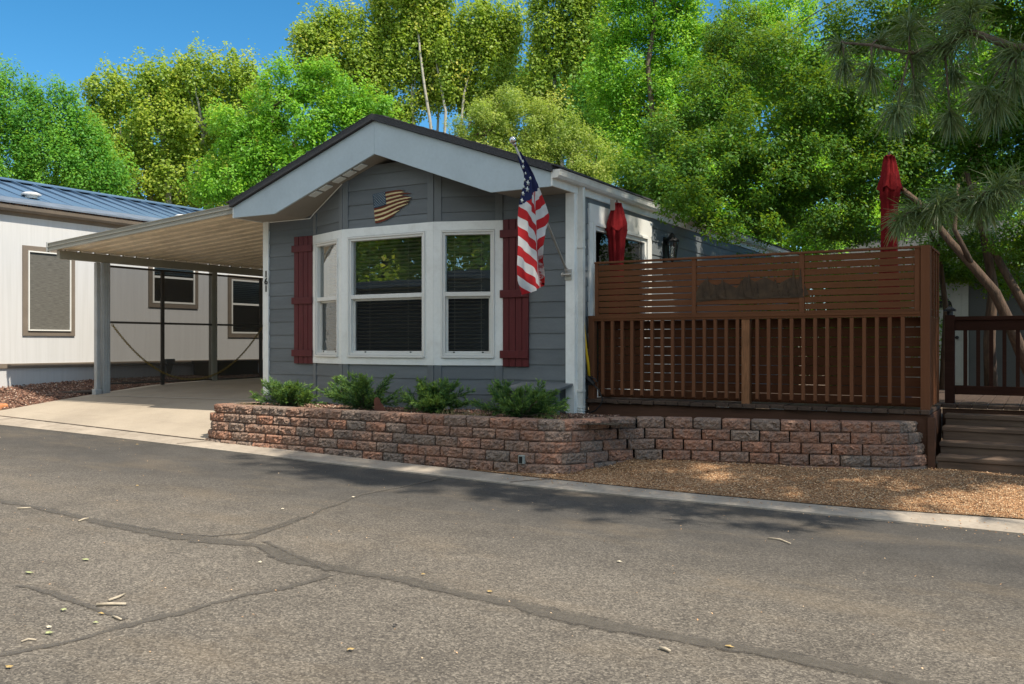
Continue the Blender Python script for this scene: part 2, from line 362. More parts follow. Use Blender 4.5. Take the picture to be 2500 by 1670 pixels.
bark('brown_bark', (0.040, 0.025, 0.016), (0.125, 0.078, 0.047), (9, 9, 1.5))

# ------------------------------------------------------------------ object helpers
LOC = {}
def tag(o, label=None, cat=None, group=None, kind=None):
    if label: o['label'] = label
    if cat: o['category'] = cat
    if group: o['group'] = group
    if kind: o['kind'] = kind
    return o
def thing(name, loc, label, cat, group=None, rz=0.0):
    o = bpy.data.objects.new(name, None); COL.objects.link(o); o.empty_display_size = 0.2
    o.location = loc; o.rotation_euler = (0, 0, rz); LOC[o] = Vector(loc)
    return tag(o, label, cat, group)
def link(name, me, parent=None, loc=None):
    o = bpy.data.objects.new(name, me); COL.objects.link(o)
    if parent is not None:
        o.parent = parent; LOC[o] = LOC[parent]
    else:
        LOC[o] = Vector(loc or (0, 0, 0)); o.location = LOC[o]
    return o
class MB:
    def __init__(s): s.v = []; s.f = []; s.m = []; s.t = []
    def poly(s, pts, mi=0, t=0.5):
        b = len(s.v); s.v += [tuple(p) for p in pts]; s.f.append(tuple(range(b, b + len(pts)))); s.m.append(mi); s.t.append(t)
    def mesh(s, vs, fs, mi=0, t=0.5):
        b = len(s.v); s.v += [tuple(p) for p in vs]
        for f in fs: s.f.append(tuple(b + i for i in f)); s.m.append(mi); s.t.append(t)
    def box(s, x0, x1, y0, y1, z0, z1, mi=0, t=0.5):
        s.mesh([(x0, y0, z0), (x1, y0, z0), (x1, y1, z0), (x0, y1, z0), (x0, y0, z1), (x1, y0, z1), (x1, y1, z1), (x0, y1, z1)],
               [(0, 3, 2, 1), (4, 5, 6, 7), (0, 1, 5, 4), (1, 2, 6, 5), (2, 3, 7, 6), (3, 0, 4, 7)], mi, t)
    def obox(s, fr, a0, a1, b0, b1, c0, c1, mi=0, t=0.5):   # box in a frame (origin, ax, ay, az)
        o, ax, ay, az = fr
        P = lambda a, b, c: o + ax * a + ay * b + az * c
        s.mesh([P(a0, b0, c0), P(a1, b0, c0), P(a1, b1, c0), P(a0, b1, c0), P(a0, b0, c1), P(a1, b0, c1), P(a1, b1, c1), P(a0, b1, c1)],
               [(0, 3, 2, 1), (4, 5, 6, 7), (0, 1, 5, 4), (1, 2, 6, 5), (2, 3, 7, 6), (3, 0, 4, 7)], mi, t)
    def prism(s, pts, off, mi=0, t=0.5):                     # closed outline pushed along off
        n = len(pts); off = Vector(off); P = [Vector(p) for p in pts]; Q = [p + off for p in P]
        s.mesh(P + Q, [tuple(reversed(range(n))), tuple(range(n, 2 * n))] + [(i, (i + 1) % n, n + (i + 1) % n, n + i) for i in range(n)], mi, t)
    def tube(s, pts, r, n=8, mi=0, t=0.5, cap=True):
        pts = [Vector(p) for p in pts]; rs = r if isinstance(r, (list, tuple)) else [r] * len(pts)
        up = Vector((0, 0, 1)); vs = []; fs = []; prev = None
        for i, p in enumerate(pts):
            d = (pts[min(i + 1, len(pts) - 1)] - pts[max(i - 1, 0)])
            d = d.normalized() if d.length > 1e-9 else Vector((0, 0, 1))
            if prev is None:
                a = d.cross(up if abs(d.z) < 0.9 else Vector((1, 0, 0))).normalized()
            else:
                a = (prev - d * prev.dot(d)); a = a.normalized() if a.length > 1e-6 else d.orthogonal().normalized()
            prev = a; b = d.cross(a)
            for k in range(n):
                th = 2 * math.pi * k / n; vs.append(p + (a * math.cos(th) + b * math.sin(th)) * rs[i])
        for i in range(len(pts) - 1):
            for k in range(n):
                fs.append((i * n + k, i * n + (k + 1) % n, (i + 1) * n + (k + 1) % n, (i + 1) * n + k))
        if cap:
            fs.append(tuple(reversed(range(n)))); fs.append(tuple((len(pts) - 1) * n + k for k in range(n)))
        s.mesh(vs, fs, mi, t)
    def sphere(s, c, r, n=10, m=6, mi=0, sq=(1, 1, 1)):
        c = Vector(c); vs = [c + Vector((0, 0, -r * sq[2]))]; fs = []
        for j in range(1, m):
            ph = -math.pi / 2 + math.pi * j / m
            for k in range(n):
                th = 2 * math.pi * k / n
                vs.append(c + Vector((r * sq[0] * math.cos(ph) * math.cos(th), r * sq[1] * math.cos(ph) * math.sin(th), r * sq[2] * math.sin(ph))))
        vs.append(c + Vector((0, 0, r * sq[2])))
        for k in range(n): fs.append((0, 1 + (k + 1) % n, 1 + k))
        for j in range(m - 2):
            for k in range(n):
                a = 1 + j * n; fs.append((a + k, a + (k + 1) % n, a + n + (k + 1) % n, a + n + k))
        a = 1 + (m - 2) * n
        for k in range(n): fs.append((a + k, a + (k + 1) % n, len(vs) - 1))
        s.mesh(vs, fs, mi)
    def build(s, name, mats, parent=None, loc=None, smooth=False, bevel=0.0, tint=False):
        L = LOC[parent] if parent is not None else Vector(loc or (0, 0, 0))
        me = bpy.data.meshes.new(name)
        me.from_pydata([(x - L.x, y - L.y, z - L.z) for x, y, z in s.v], [], s.f)
        for mm in (mats if isinstance(mats, (list, tuple)) else [mats]): me.materials.append(MATS[mm])
        me.polygons.foreach_set('material_index', s.m)
        if tint:
            me.attributes.new('tint', 'FLOAT', 'FACE').data.foreach_set('value', s.t)
        if smooth: me.polygons.foreach_set('use_smooth', [True] * len(s.f))
        me.update()
        o = link(name, me, parent, loc)
        if bevel:
            b = o.modifiers.new('bevel', 'BEVEL'); b.width = bevel; b.segments = 2; b.limit_method = 'ANGLE'; b.angle_limit = rad(40)
        return o

def quads_mesh(name, V, tint, mat, parent=None, loc=None):
    """V: (N,4,3) world quads -> one mesh."""
    N = len(V); L = LOC[parent] if parent is not None else Vector(loc or (0, 0, 0))
    me = bpy.data.meshes.new(name)
    me.vertices.add(4 * N); me.vertices.foreach_set('co', (V - np.array(L)).reshape(-1).astype(np.float32))
    me.loops.add(4 * N); me.loops.foreach_set('vertex_index', np.arange(4 * N, dtype=np.int32))
    me.polygons.add(N); me.polygons.foreach_set('loop_start', np.arange(0, 4 * N, 4, dtype=np.int32))
    me.attributes.new('tint', 'FLOAT', 'FACE').data.foreach_set('value', np.clip(tint, 0, 1).astype(np.float32))
    me.materials.append(MATS[mat]); me.update(calc_edges=True)
    return link(name, me, parent, loc)
def unit(a): return a / (np.linalg.norm(a, axis=-1, keepdims=True) + 1e-9)
def leaf_quads(rng, C, Nrm, size, aspect=0.5, T=None):
    n = len(C)
    r = rng.normal(size=(n, 3)) if T is None else T
    t = unit(r - Nrm * (r * Nrm).sum(1, keepdims=True)); b = np.cross(Nrm, t)
    L = (size * 0.5)[:, None]; W = L * aspect
    return np.stack([C - t * L, C + b * W + Nrm * W * 0.25, C + t * L, C - b * W + Nrm * W * 0.25], 1)

# ------------------------------------------------------------------ ground, road, kerb, driveway, gravel
def zr(X): return -0.0148 * X
def grid(name, fx, mat, nx, ny, loc=(0, 0, 0), kind='structure'):
    me_v = []; f = []
    for j in range(ny + 1):
        for i in range(nx + 1): me_v.append(fx(i / nx, j / ny))
    for j in range(ny):
        for i in range(nx): f.append((j * (nx + 1) + i, j * (nx + 1) + i + 1, (j + 1) * (nx + 1) + i + 1, (j + 1) * (nx + 1) + i))
    mb = MB(); mb.mesh(me_v, f); o = mb.build(name, mat, loc=loc, smooth=True); tag(o, kind=kind); return o
def interp(x, pts): return float(np.interp(x, [p[0] for p in pts], [p[1] for p in pts]))
EDGE = [(-45, 7.3), (-13, 7.155), (-10.7, 7.136), (-8.6, 7.06), (-6.5, 6.98), (-4.9, 6.945), (-4.0, 6.92), (-3.2, 6.95), (-2.4, 7.03), (-1.5, 7.08), (-0.1, 7.155), (6, 7.25), (45, 7.4)]
BACK = [(-45, 7.6, .07), (-13.3, 7.5, .07), (-8.9, 7.36, .045), (-6, 7.27, .035), (-4, 7.23, .03), (-2.45, 7.22, .035), (-1.2, 7.30, .04), (-.12, 7.48, .05), (6, 7.6, .05), (45, 7.7, .05)]
def yedge(X): return interp(X, EDGE)
def yback(X): return interp(X, [(a, b) for a, b, c in BACK])
def zback(X): return zr(X) + interp(X, [(a, c) for a, b, c in BACK])

grid('ground', lambda u, v: (-300 + 600 * u, -300 + 600 * v, -0.55), 'dirt', 4, 4)
# road: fine near the kerb so that its edge is a little ragged
rr = random.Random(3)
xs = sorted(set([-60, -45, -30] + [round(-20 + 0.12 * i, 3) for i in range(230)] + [12, 20, 30, 45, 60]))
mb = MB()
vs = []; fs = []
for i, X in enumerate(xs):
    ye = yedge(X) + rr.uniform(-0.012, 0.012)
    for y in (-8.0, 0, 3.5, ye): vs.append((X, y, zr(X)))
for i in range(len(xs) - 1):
    for j in range(3): fs.append((i * 4 + j, i * 4 + 4 + j, i * 4 + 5 + j, i * 4 + 1 + j))
mb.mesh(vs, fs); tag(mb.build('road', 'asphalt'), 'worn grey asphalt road crossed by sealed cracks in front of the house', kind='structure')
# kerb ribbon of concrete
vs = []; fs = []
ks = [-45, -30] + [-20 + 0.5 * i for i in range(56)] + [12, 20, 45]
for X in ks:
    ye, yb = yedge(X) - 0.02, yback(X)
    vs += [(X, ye, zr(X) - 0.08), (X, ye, zr(X) + 0.012), (X, ye + 0.03, zr(X) + 0.022), (X, yb, zback(X)), (X, yb, zback(X) - 0.1)]
for i in range(len(ks) - 1):
    for j in range(4): fs.append((i * 5 + j, i * 5 + 5 + j, i * 5 + 6 + j, i * 5 + 1 + j))
mb = MB(); mb.mesh(vs, fs)
kerb = mb.build('kerb', 'kerb_concrete'); tag(kerb, 'flat concrete kerb strip along the edge of the asphalt', kind='structure')
mb = MB()                                                     # joints across the kerb
for X in (-13.0, -8.75, -4.12, 0.9):
    ye, yb = yedge(X) - 0.01, yback(X)
    mb.poly([(X - 0.012, ye, zr(X) + 0.026), (X + 0.012, ye, zr(X) + 0.026), (X + 0.262, yb, zback(X) + 0.004), (X + 0.238, yb, zback(X) + 0.004)])
tag(mb.build('kerb_joints', 'concrete_joint'), kind='structure')

DL = [(7.42, .255), (7.7, .315), (8.36, .396), (9.31, .502), (10.5, .611), (11.6, .640), (13, .655), (24, .66)]
DR = [(7.34, .178), (8.0, .275), (8.5, .385), (9.1, .535), (9.6, .600), (11, .640), (13, .655), (24, .66)]
XL, XR = -13.52, -8.62
def zdrive(X, Y):
    t = min(1, max(0, (X - XL) / (XR - XL)))
    if Y < 7.7: t2 = t
    return interp(Y, DL) * (1 - t) + interp(Y, DR) * t
def drive(u, v):
    X = XL + (XR - XL) * u
    if v < 0.5: Y = yback(X) + 0.006 + (9.0 - yback(X)) * (v / 0.5)
    else: Y = 9.0 + 13 * ((v - 0.5) / 0.5)
    x = X - (0.5 * max(0, 7.9 - Y) if u == 0 else 0)
    if Y > 8.9 and u > 0.86: x = min(x, -9.24)
    z = zdrive(X, Y)
    if v == 0: z = zback(X) + 0.006
    return (x, Y, z)
grid('driveway', drive, 'concrete', 14, 60)
mb = MB()                                                     # dark joint between kerb and drive, pale control joint
rr = random.Random(8)
pts = [(-14 + 0.08 * i) for i in range(70)]
for a, b in zip(pts[:-1], pts[1:]):
    w1, w2 = rr.uniform(0.002, 0.014), rr.uniform(0.002, 0.014)
    mb.poly([(a, yback(a) - w1, zback(a) + 0.008), (b, yback(b) - w2, zback(b) + 0.008), (b, yback(b) + w2, zback(b) + 0.010), (a, yback(a) + w1, zback(a) + 0.010)])
tag(mb.build('driveway_joint', 'concrete_joint'), kind='structure')
mb = MB()
for i in range(30):
    a, b = -13.2 + 3.9 * i / 30, -13.2 + 3.9 * (i + 1) / 30
    mb.poly([(a, 9.1, zdrive(a, 9.1) + .004), (b, 9.1, zdrive(b, 9.1) + .004), (b, 9.125, zdrive(b, 9.125) + .004), (a, 9.125, zdrive(a, 9.125) + .004)])
tag(mb.build('driveway_control_joint', 'joint_pale'), kind='structure')

# brown rock bed between the driveway and the neighbour
def zbed(X, Y):
    t = min(1, max(0, (-13.5 - X) / 1.3)); zl = interp(Y, DL); zw = interp(Y, [(7.4, .36), (8.4, .605), (10.2, .672), (24, .70)])
    return (zl - 0.005) * (1 - t) + zw * t
def leftbed(u, v):
    Y = 7.5 + 14 * v ** 1.6; X = -16.5 + (16.5 - 13.5) * u
    z = zbed(X, Y) + 0.012 * math.sin(X * 9 + Y * 5) * (1 if 0 < u < 1 else 0)
    if v == 0: z = zback(X) + 0.01
    return (X, Y, z)
grid('rock_bed', leftbed, 'brown_gravel', 24, 60, kind='stuff')
rng = np.random.default_rng(11)
def chips(name, n, xr, yr, zf, size, mat, seed, keep=None):
    rng = np.random.default_rng(seed)
    C = np.stack([rng.uniform(*xr, n), rng.uniform(*yr, n), np.zeros(n)], 1)
    if keep is not None: C = C[[keep(x, y) for x, y, _ in C]]
    n = len(C); C[:, 2] = [zf(x, y) for x, y, _ in C]
    sz = size * rng.uniform(0.5, 1.4, n); C[:, 2] += sz * 0.22
    # each chip a squat octahedron -> 4 side quads (two stacked tents)
    ang = rng.uniform(0, 6.28, n); a = np.stack([np.cos(ang), np.sin(ang), rng.normal(0, .25, n)], 1); b = np.stack([-np.sin(ang), np.cos(ang), rng.normal(0, .25, n)], 1)
    h = np.stack([rng.normal(0, .2, n), rng.normal(0, .2, n), np.ones(n)], 1)
    s_ = sz[:, None]; p = rng.uniform(.3, .5, (n, 6, 1))
    A, A2, B, B2 = C + a * s_ * p[:, 0], C - a * s_ * p[:, 1], C + b * s_ * p[:, 2] * .8, C - b * s_ * p[:, 3] * .8
    T1, T2 = C + h * s_ * p[:, 4] * .7 + a * s_ * .1, C + h * s_ * p[:, 5] * .7 - a * s_ * .12
    V = np.concatenate([np.stack([A, B, T2, T1], 1), np.stack([B2, A, T1, T2], 1), np.stack([B, A2, T2, T2 + 1e-4], 1), np.stack([A2, B2, T2, T2 + 1e-4], 1)], 0)
    t = rng.uniform(0, 1, n) ** 1.3
    o = quads_mesh(name, V, np.tile(t, 4), mat); tag(o, kind='stuff'); return o
chips('loose_rock', 9000, (-14.85, -13.55), (7.6, 14), lambda x, y: zbed(x, y), 0.04, 'stone_chip', 5)
# tan gravel in front of the steps
def zgrav(X, Y):
    yb = yback(X); t = min(1, max(0, (Y - yb) / 0.9)); e = min(1, max(0, (X + 4.6) / 0.5))
    return (zback(X) + 0.006) * (1 - t) + (zback(X) * .0 + 0.100 + 0.075 * e - 0.012 * (X + 1)) * t
def rightgrav(u, v):
    X = -4.8 + 9 * u; Y = yback(X) + 2.2 * v
    return (X, Y, zgrav(X, Y) + (0.008 * math.sin(X * 7 + Y * 11) if v > 0 else 0))
grid('gravel', rightgrav, 'tan_gravel', 60, 24, kind='stuff')
chips('gravel_stones', 14000, (-4.2, 1.0), (7.25, 9.1), lambda x, y: zgrav(x, y), 0.016, 'tan_chip', 6, keep=lambda x, y: y > yback(x) + 0.01)
chips('spilled_gravel', 500, (-4.3, 1.0), (7.0, 7.45), lambda x, y: zr(x) + (.03 if y > yedge(x) else .002), 0.014, 'tan_chip', 16, keep=lambda x, y: y < yback(x))
# soil of the planting bed
grid('planting_bed', lambda u, v: (-8.6 + 5.2 * u, 7.5 + 1.45 * v + (0.35 * max(0, (u - .85) / .15) if v == 0 else 0), 0.565 - 0.02 * v + 0.012 * math.sin(u * 40) * math.sin(v * 9)), 'bed_soil', 60, 14)
chips('bed_mulch', 4500, (-8.5, -3.9), (7.52, 8.9), lambda x, y: 0.565 - 0.014 * (y - 7.5), 0.03, 'stone_chip', 7)

# crack sealing strips
def strip(name, pts, width, seed):
    r = random.Random(seed); P = [PG(*p) for p in pts]; Q = [P[0]]
    for a, b in zip(P[:-1], P[1:]):
        n = max(2, int((b - a).length / 0.05))
        for i in range(1, n + 1): Q.append(a.lerp(b, i / n))
    W = 0; wob = 0; V = []; Fc = []; E = []
    for i, p in enumerate(Q):
        wob = wob * 0.9 + r.gauss(0, 0.005); W = W * 0.9 + r.gauss(0, 0.006)
        d = (Q[min(i + 1, len(Q) - 1)] - Q[max(0, i - 1)]).normalized(); nn = Vector((-d.y, d.x, 0))
        hw = max(0.018, width * 0.60 + W)
        for k, e in ((-1.25, 0), (-0.55, 1), (0.55, 1), (1.25, 0)):
            q = p + nn * (hw * k + wob); V.append((q.x, q.y, zr(q.x) + 0.004 + 0.0002 * (seed % 7))); E.append(e)
    for i in range(len(Q) - 1):
        for k in range(3): Fc.append((i * 4 + k, i * 4 + k + 1, i * 4 + 5 + k, i * 4 + 4 + k))
    mb = MB(); mb.mesh(V, Fc); o = mb.build(name, 'crack_seal'); tag(o, kind='structure')
    o.data.attributes.new('edge', 'FLOAT', 'POINT').data.foreach_set('value', E); return o
strip('road_crack_seal', [(-300, 1160), (0, 1222), (120, 1245), (260, 1280), (420, 1310), (560, 1326), (640, 1335), (720, 1372), (840, 1392), (980, 1420), (1130, 1455), (1250, 1478), (1330, 1500), (1500, 1535), (1700, 1570), (1900, 1602), (2100, 1640), (2330, 1690), (2700, 1760)], 0.085, 1)
strip('road_crack_seal', [(-40, 1614), (0, 1604), (200, 1560), (330, 1520), (450, 1490), (600, 1450), (700, 1430), (800, 1402)], 0.07, 2)
strip('road_crack_seal', [(590, 1318), (680, 1288), (730, 1270), (780, 1245), (880, 1210), (1000, 1185), (1075, 1168)], 0.05, 3)
strip('road_crack_seal', [(280, 1278), (400, 1300), (520, 1310), (600, 1303), (660, 1290), (740, 1262)], 0.045, 4)
strip('road_crack_seal', [(650, 1322), (690, 1345), (750, 1368), (800, 1395)], 0.06, 5)
strip('road_crack_seal', [(45, 1430), (140, 1450), (220, 1485), (300, 1515)], 0.035, 6)

# ------------------------------------------------------------------ main house
HX0, HX1, HXC = -9.251, -4.49, -6.87
HY, HYF, HYE = 8.93, 8.366, 19.5
HW = 2.385
house = thing('mobile_home', (HXC, HY, 0.5), 'grey lap-sided mobile home with white gable fascia, bay window and dark red shutters', 'house')
LAP0, LAP = 0.555, 0.178
def laps(mb, p0, p1, z0, z1, clip=None, out=0.013):
    """lap siding on the vertical plane p0->p1 (outside on the right-hand side of the walk)"""
    p0, p1 = Vector((*p0, 0)), Vector((*p1, 0)); d = (p1 - p0).normalized(); n = Vector((d.y, -d.x, 0))
    k0 = math.floor((z0 - LAP0) / LAP + 1e-6)
    z = LAP0 + k0 * LAP
    while z < z1 - 1e-6:
        a, b = max(z, z0), min(z + LAP, z1); z += LAP
        if b - a < 0.004: continue
        A0, A1 = p0.copy(), p1.copy(); B0, B1 = p0.copy(), p1.copy()
        if clip:
            la, ha = clip(a); lb, hb = clip(b)
            if hb - lb < 0.03: continue
            A0.x = max(p0.x, la); A1.x = min(p1.x, ha); B0.x = max(p0.x, lb); B1.x = min(p1.x, hb)
        V = lambda p, zz, o: p + n * o + Vector((0, 0, zz))
        mb.poly([V(A0, a, out), V(A1, a, out), V(B1, b, 0.002), V(B0, b, 0.002)], 0, (math.sin(a * 91.7 + p0.x * 13.3 + p0.y * 7.1) * 43758.5) % 1.0)
        mb.poly([V(A0, a, 0.002), V(A1, a, 0.002), V(A1, a, out), V(A0, a, out)])
def gable(z):
    h = HW if z <= 3.1 else max(0, HW - (z - 3.1) / 0.353); return (HXC - h, HXC + h)
BA, BB, BC, BD = (-8.351, HY), (-7.58, 8.633), (-6.18, 8.633), (-5.416, HY)
mb = MB()
laps(mb, (HX0, HY), (HX1, HY), LAP0, 3.9, gable)
D0, D1, DZ = 9.26, 11.15, 2.93
laps(mb, (HX1, HY), (HX1, D0), LAP0, 3.12); laps(mb, (HX1, D0), (HX1, D1), DZ, 3.12)
laps(mb, (HX1, D1), (HX1, HYE), LAP0, 3.12)
laps(mb, (HX1, HYE), (HX0, HYE), LAP0, 3.9, None) if False else None
laps(mb, (HX0, HYE), (HX0, HY), LAP0, 3.12)
mb.poly([(HX0, HYE, .5), (HX1, HYE, .5), (HX1, HYE, 3.1), (HXC, HYE, 3.92), (HX0, HYE, 3.1)])
for a, b in ((BA, BB), (BB, BC), (BC, BD)):
    laps(mb, a, b, LAP0, 1.08); laps(mb, a, b, 2.74, 3.52)
mb.build('wall', 'siding_grey', house, tint=True)
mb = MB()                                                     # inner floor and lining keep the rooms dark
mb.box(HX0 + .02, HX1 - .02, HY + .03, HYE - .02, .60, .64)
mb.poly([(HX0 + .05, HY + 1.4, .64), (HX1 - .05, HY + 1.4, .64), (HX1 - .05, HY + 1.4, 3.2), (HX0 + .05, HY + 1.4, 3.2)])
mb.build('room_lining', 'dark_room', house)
mb = MB()                                                     # skirting below the siding
for a, b in (((HX0, HY), BA), (BA, BB), (BB, BC), (BC, BD), (BD, (HX1, HY)), ((HX1, HY), (HX1, HYE)), ((HX0, HYE), (HX0, HY))):
    p, q = Vector((*a, 0)), Vector((*b, 0)); d = (q - p).normalized(); n = Vector((d.y, -d.x, 0)) * -0.012
    mb.poly([p + n + Vector((0, 0, .35)), q + n + Vector((0, 0, .35)), q + n + Vector((0, 0, LAP0 + .01)), p + n + Vector((0, 0, LAP0 + .01))])
mb.build('skirting', 'skirt_grey', house)
# white corner boards
mb = MB(); mb.box(HX1 - .095, HX1 + .018, HY - .03, HY + .0, .55, 3.02); mb.box(HX1, HX1 + .018, HY + .0005, HY + .075, .55, 3.02)
mb.build('corner_board', 'trim_white', house, bevel=.004)
mb = MB(); mb.box(HX0 - .018, HX0 + .086, HY - .03, HY, .62, 3.02); mb.box(HX0 - .018, HX0, HY + .0005, HY + .09, .62, 3.02)
mb.build('corner_board', 'trim_white', house, bevel=.004)
# grey upright trim at the bay corners
def facet(a, b):
    o = Vector((*a, 0)); d = (Vector((*b, 0)) - o); L = d.length; d = d / L; n = Vector((d.y, -d.x, 0))
    return (o, d, n, Vector((0, 0, 1))), L
for a, b in ((BA, BB), (BB, BC), (BC, BD)):
    fr, L = facet(a, b)
    for s0, s1 in ((0.002, .088), (L - .088, L - .002)):
        for z0, z1 in ((.52, 1.07), (2.757, 3.5)):
            mb = MB(); mb.obox(fr, s0, s1, 0, .02, z0, z1); mb.build('bay_corner_trim', 'trim_grey', house, bevel=.003)
# white panel round the bay windows, and the windows themselves
mb = MB(); WIN = []
for (a, b), (w0, w1) in (((BA, BB), (.095, .735)), ((BB, BC), (.095, 1.285)), ((BC, BD), (.085, .725))):
    fr, L = facet(a, b); T = .027
    mb.obox(fr, -.004, L + .004, -.02, T, 1.07, 1.155); mb.obox(fr, -.004, L + .004, -.02, T, 2.655, 2.757)
    mb.obox(fr, -.004, w0, -.02, T, 1.155, 2.655); mb.obox(fr, w1, L + .004, -.02, T, 1.155, 2.655)
    WIN.append((fr, w0, w1))
mb.build('bay_panel', 'trim_white', house, bevel=.002)
def sheet(mb, fr, s0, s1, n, z0, z1):                         # a pane facing outwards
    o, ax, ay, az = fr; q = [o + ax * a + ay * n + az * b for a, b in ((s0, z0), (s1, z0), (s1, z1), (s0, z1))]
    nn = (q[1] - q[0]).cross(q[3] - q[0]); mb.poly(q if nn.dot(ay) > 0 else q[::-1])
def ring(mb, fr, s0, s1, z0, z1, w, n0, n1, mi=0):
    mb.obox(fr, s0, s1, n0, n1, z0, z0 + w, mi); mb.obox(fr, s0, s1, n0, n1, z1 - w, z1, mi)
    mb.obox(fr, s0, s0 + w, n0, n1, z0 + w, z1 - w, mi); mb.obox(fr, s1 - w, s1, n0, n1, z0 + w, z1 - w, mi)
for i, (fr, s0, s1) in enumerate(WIN):
    z0, z1, zm = 1.16, 2.65, 1.905
    mb = MB()
    ring(mb, fr, s0, s1, z0, z1, .022, -.03, .042)            # outer flange
    ring(mb, fr, s0 + .022, s1 - .022, z0 + .022, z1 - .022, .028, -.05, .028)
    mb.obox(fr, s0 + .05, s1 - .05, -.04, .026, zm - .025, zm + .025)   # meeting rail
    ring(mb, fr, s0 + .05, s1 - .05, z0 + .05, zm - .025, .026, -.05, -.018, 1)
    mb.obox(fr, s0 + .02, s1 - .02, .02, .05, z0 - .004, z0 + .022)
    for q in (.18, .82):                                      # vent latches in the bottom rail
        c = s0 + .05 + (s1 - s0 - .1) * q; mb.obox(fr, c - .012, c + .012, -.02, -.012, z0 + .056, z0 + .07, 2)
    win = mb.build('window', ['vinyl_white', 'plastic_grey' if False else 'gutter_white', 'black'], house, bevel=.0025)
    if i == 0: win['label'] = 'narrow angled left window with a rippled reflection in its lower pane'
    mb = MB(); sheet(mb, fr, s0 + .05, s1 - .05, -.021, zm + .025, z1 - .05); mb.build('pane', 'glass', win)
    mb = MB(); sheet(mb, fr, s0 + .076, s1 - .076, -.037, z0 + .076, zm - .05)
    mb.build('pane', 'glass_wavy' if i == 0 else 'glass_screened', win)
    mb = MB(); zz = z0 + .07
    while zz < z1 - .05:                                      # venetian blind slats
        o, ax, ay, az = fr; t = rad(14)
        fr2 = (o + az * zz, ax, ay * math.cos(t) + az * math.sin(t), az * math.cos(t) - ay * math.sin(t))
        mb.obox(fr2, s0 + .06, s1 - .06, -.135, -.088, 0, .003); zz += .044
    for q in (.22, .72):
        c = s0 + (s1 - s0) * q; mb.obox(fr, c - .003, c + .003, -.085, -.083, z0 + .06, z1 - .05)
    mb.build('blind', 'blind', win)

# shutters
for x0, x1 in ((-8.684, -8.345), (-5.400, -5.056)):
    mb = MB(); n = 4; wd = (x1 - x0) / n
    for k in range(n): mb.box(x0 + k * wd + .003, x0 + (k + 1) * wd - .003, HY - .036, HY - .012, 1.06, 2.76)
    for zc in (2.595, 1.9, 1.2): mb.box(x0 - .028, x1 + .0, HY - .056, HY - .0365, zc - .045, zc + .045)
    mb.build('shutter', 'shutter_red', house, bevel=.004)

# roof slabs, fascia, soffit
ZP, ZE, ZFE = 3.985, 3.145, 3.137
mb = MB()
yr0, yr1 = HYF - .045, HYE + .35
for sgn in (-1, 1):
    e = HXC + sgn * (HW + .035); ze = ZE - .035 * .353
    P = [(HXC, yr0, ZP), (e, yr0, ze), (e, yr0, ze + .075), (HXC, yr0, ZP + .075)]
    if sgn > 0: P = P[::-1]
    mb.prism([Vector(p) for p in P][::-1], (0, yr1 - yr0, 0))
rr = random.Random(4)                                         # shingle courses show as small steps along the rake edge
for sgn in (-1, 1):
    for k in range(17):
        x0 = HXC + sgn * (0.05 + k * 0.142); x1 = x0 + sgn * 0.15
        zt = lambda x: ZP + .075 - abs(x - HXC) * .353
        h = .012 + rr.uniform(-.004, .006)
        mb.prism([(x0, yr0 - .004, zt(x0) - .002), (x1, yr0 - .004, zt(x1) - .002), (x1, yr0 - .004, zt(x1) + h), (x0, yr0 - .004, zt(x0) + .002)][::(1 if sgn > 0 else -1)], (0, yr1 - yr0, 0))
mb.build('roof', 'shingles', house)
mb = MB()
K = 1.637                                                     # half width where the fascia bottom goes flat
left = [(HXC, HYF, 3.585), (HXC - K, HYF, 2.992), (HXC - HW, HYF, 2.995), (HXC - HW, HYF, ZFE), (HXC, HYF, 3.98)]
right = [(HXC + .002, HYF, 3.98), (HXC + HW, HYF, ZFE), (HXC + HW, HYF, 2.985), (HXC + K, HYF, 2.985), (HXC + .002, HYF, 3.585)]
mb.prism([Vector(p) for p in left][::-1], (0, .03, 0)); mb.prism([Vector(p) for p in right][::-1], (0, .03, 0))
fas = mb.build('fascia', 'fascia_paint', house, bevel=.003)
mb = MB()
for sgn in (-1, 1):                                           # side fascia along both eaves
    x = HXC + sgn * HW; mb.box(min(x, x - sgn * .02), max(x, x - sgn * .02), HYF + .032, HYE + .3, 2.99, 3.13) if False else mb.box(min(x, x + sgn * .02), max(x, x + sgn * .02), HYF + .001, HYE + .3, 2.99, 3.135)
mb.build('eave_board', 'trim_white', house, bevel=.003)
mb = MB()
y0, y1 = HYF + .031, HY + .03
for sgn in (-1, 1):
    a, b, c = HXC, HXC + sgn * K, HXC + sgn * (HW - .0)
    for P in ([(a, y0, 3.592), (b, y0, 2.999), (b, y1, 2.999), (a, y1, 3.592)], [(b, y0, 2.999), (c, y0, 2.999), (c, y1, 2.999), (b, y1, 2.999)]):
        mb.poly(P if sgn < 0 else P[::-1])
mb.build('soffit', 'soffit', house)
for k, dx in enumerate((-.30, -.47, -.64, -.86, -1.03)):      # soffit vents beside the left rake
    x = HXC + dx; z = 3.592 + dx * -.0 - abs(dx) * .3625
    d = Vector((1, 0, .3625)).normalized(); fr = (Vector((x, y0 + .02, z - .003)), d, Vector((0, 1, 0)), Vector((-.3625, 0, 1)).normalized())
    mb = MB(); ring2 = lambda a0, a1, b0, b1: mb.obox(fr, a0, a1, b0, b1, -.012, 0)
    ring2(-.07, .07, 0, .012); ring2(-.07, .07, .098, .11); ring2(-.07, -.058, .012, .098); ring2(.058, .07, .012, .098)
    for q in range(4): ring2(-.055, .055, .018 + q * .02, .03 + q * .02)
    mb.build('soffit_vent', 'trim_white', house)
mb = MB()                                                     # pale bead where soffit meets the wall and bay
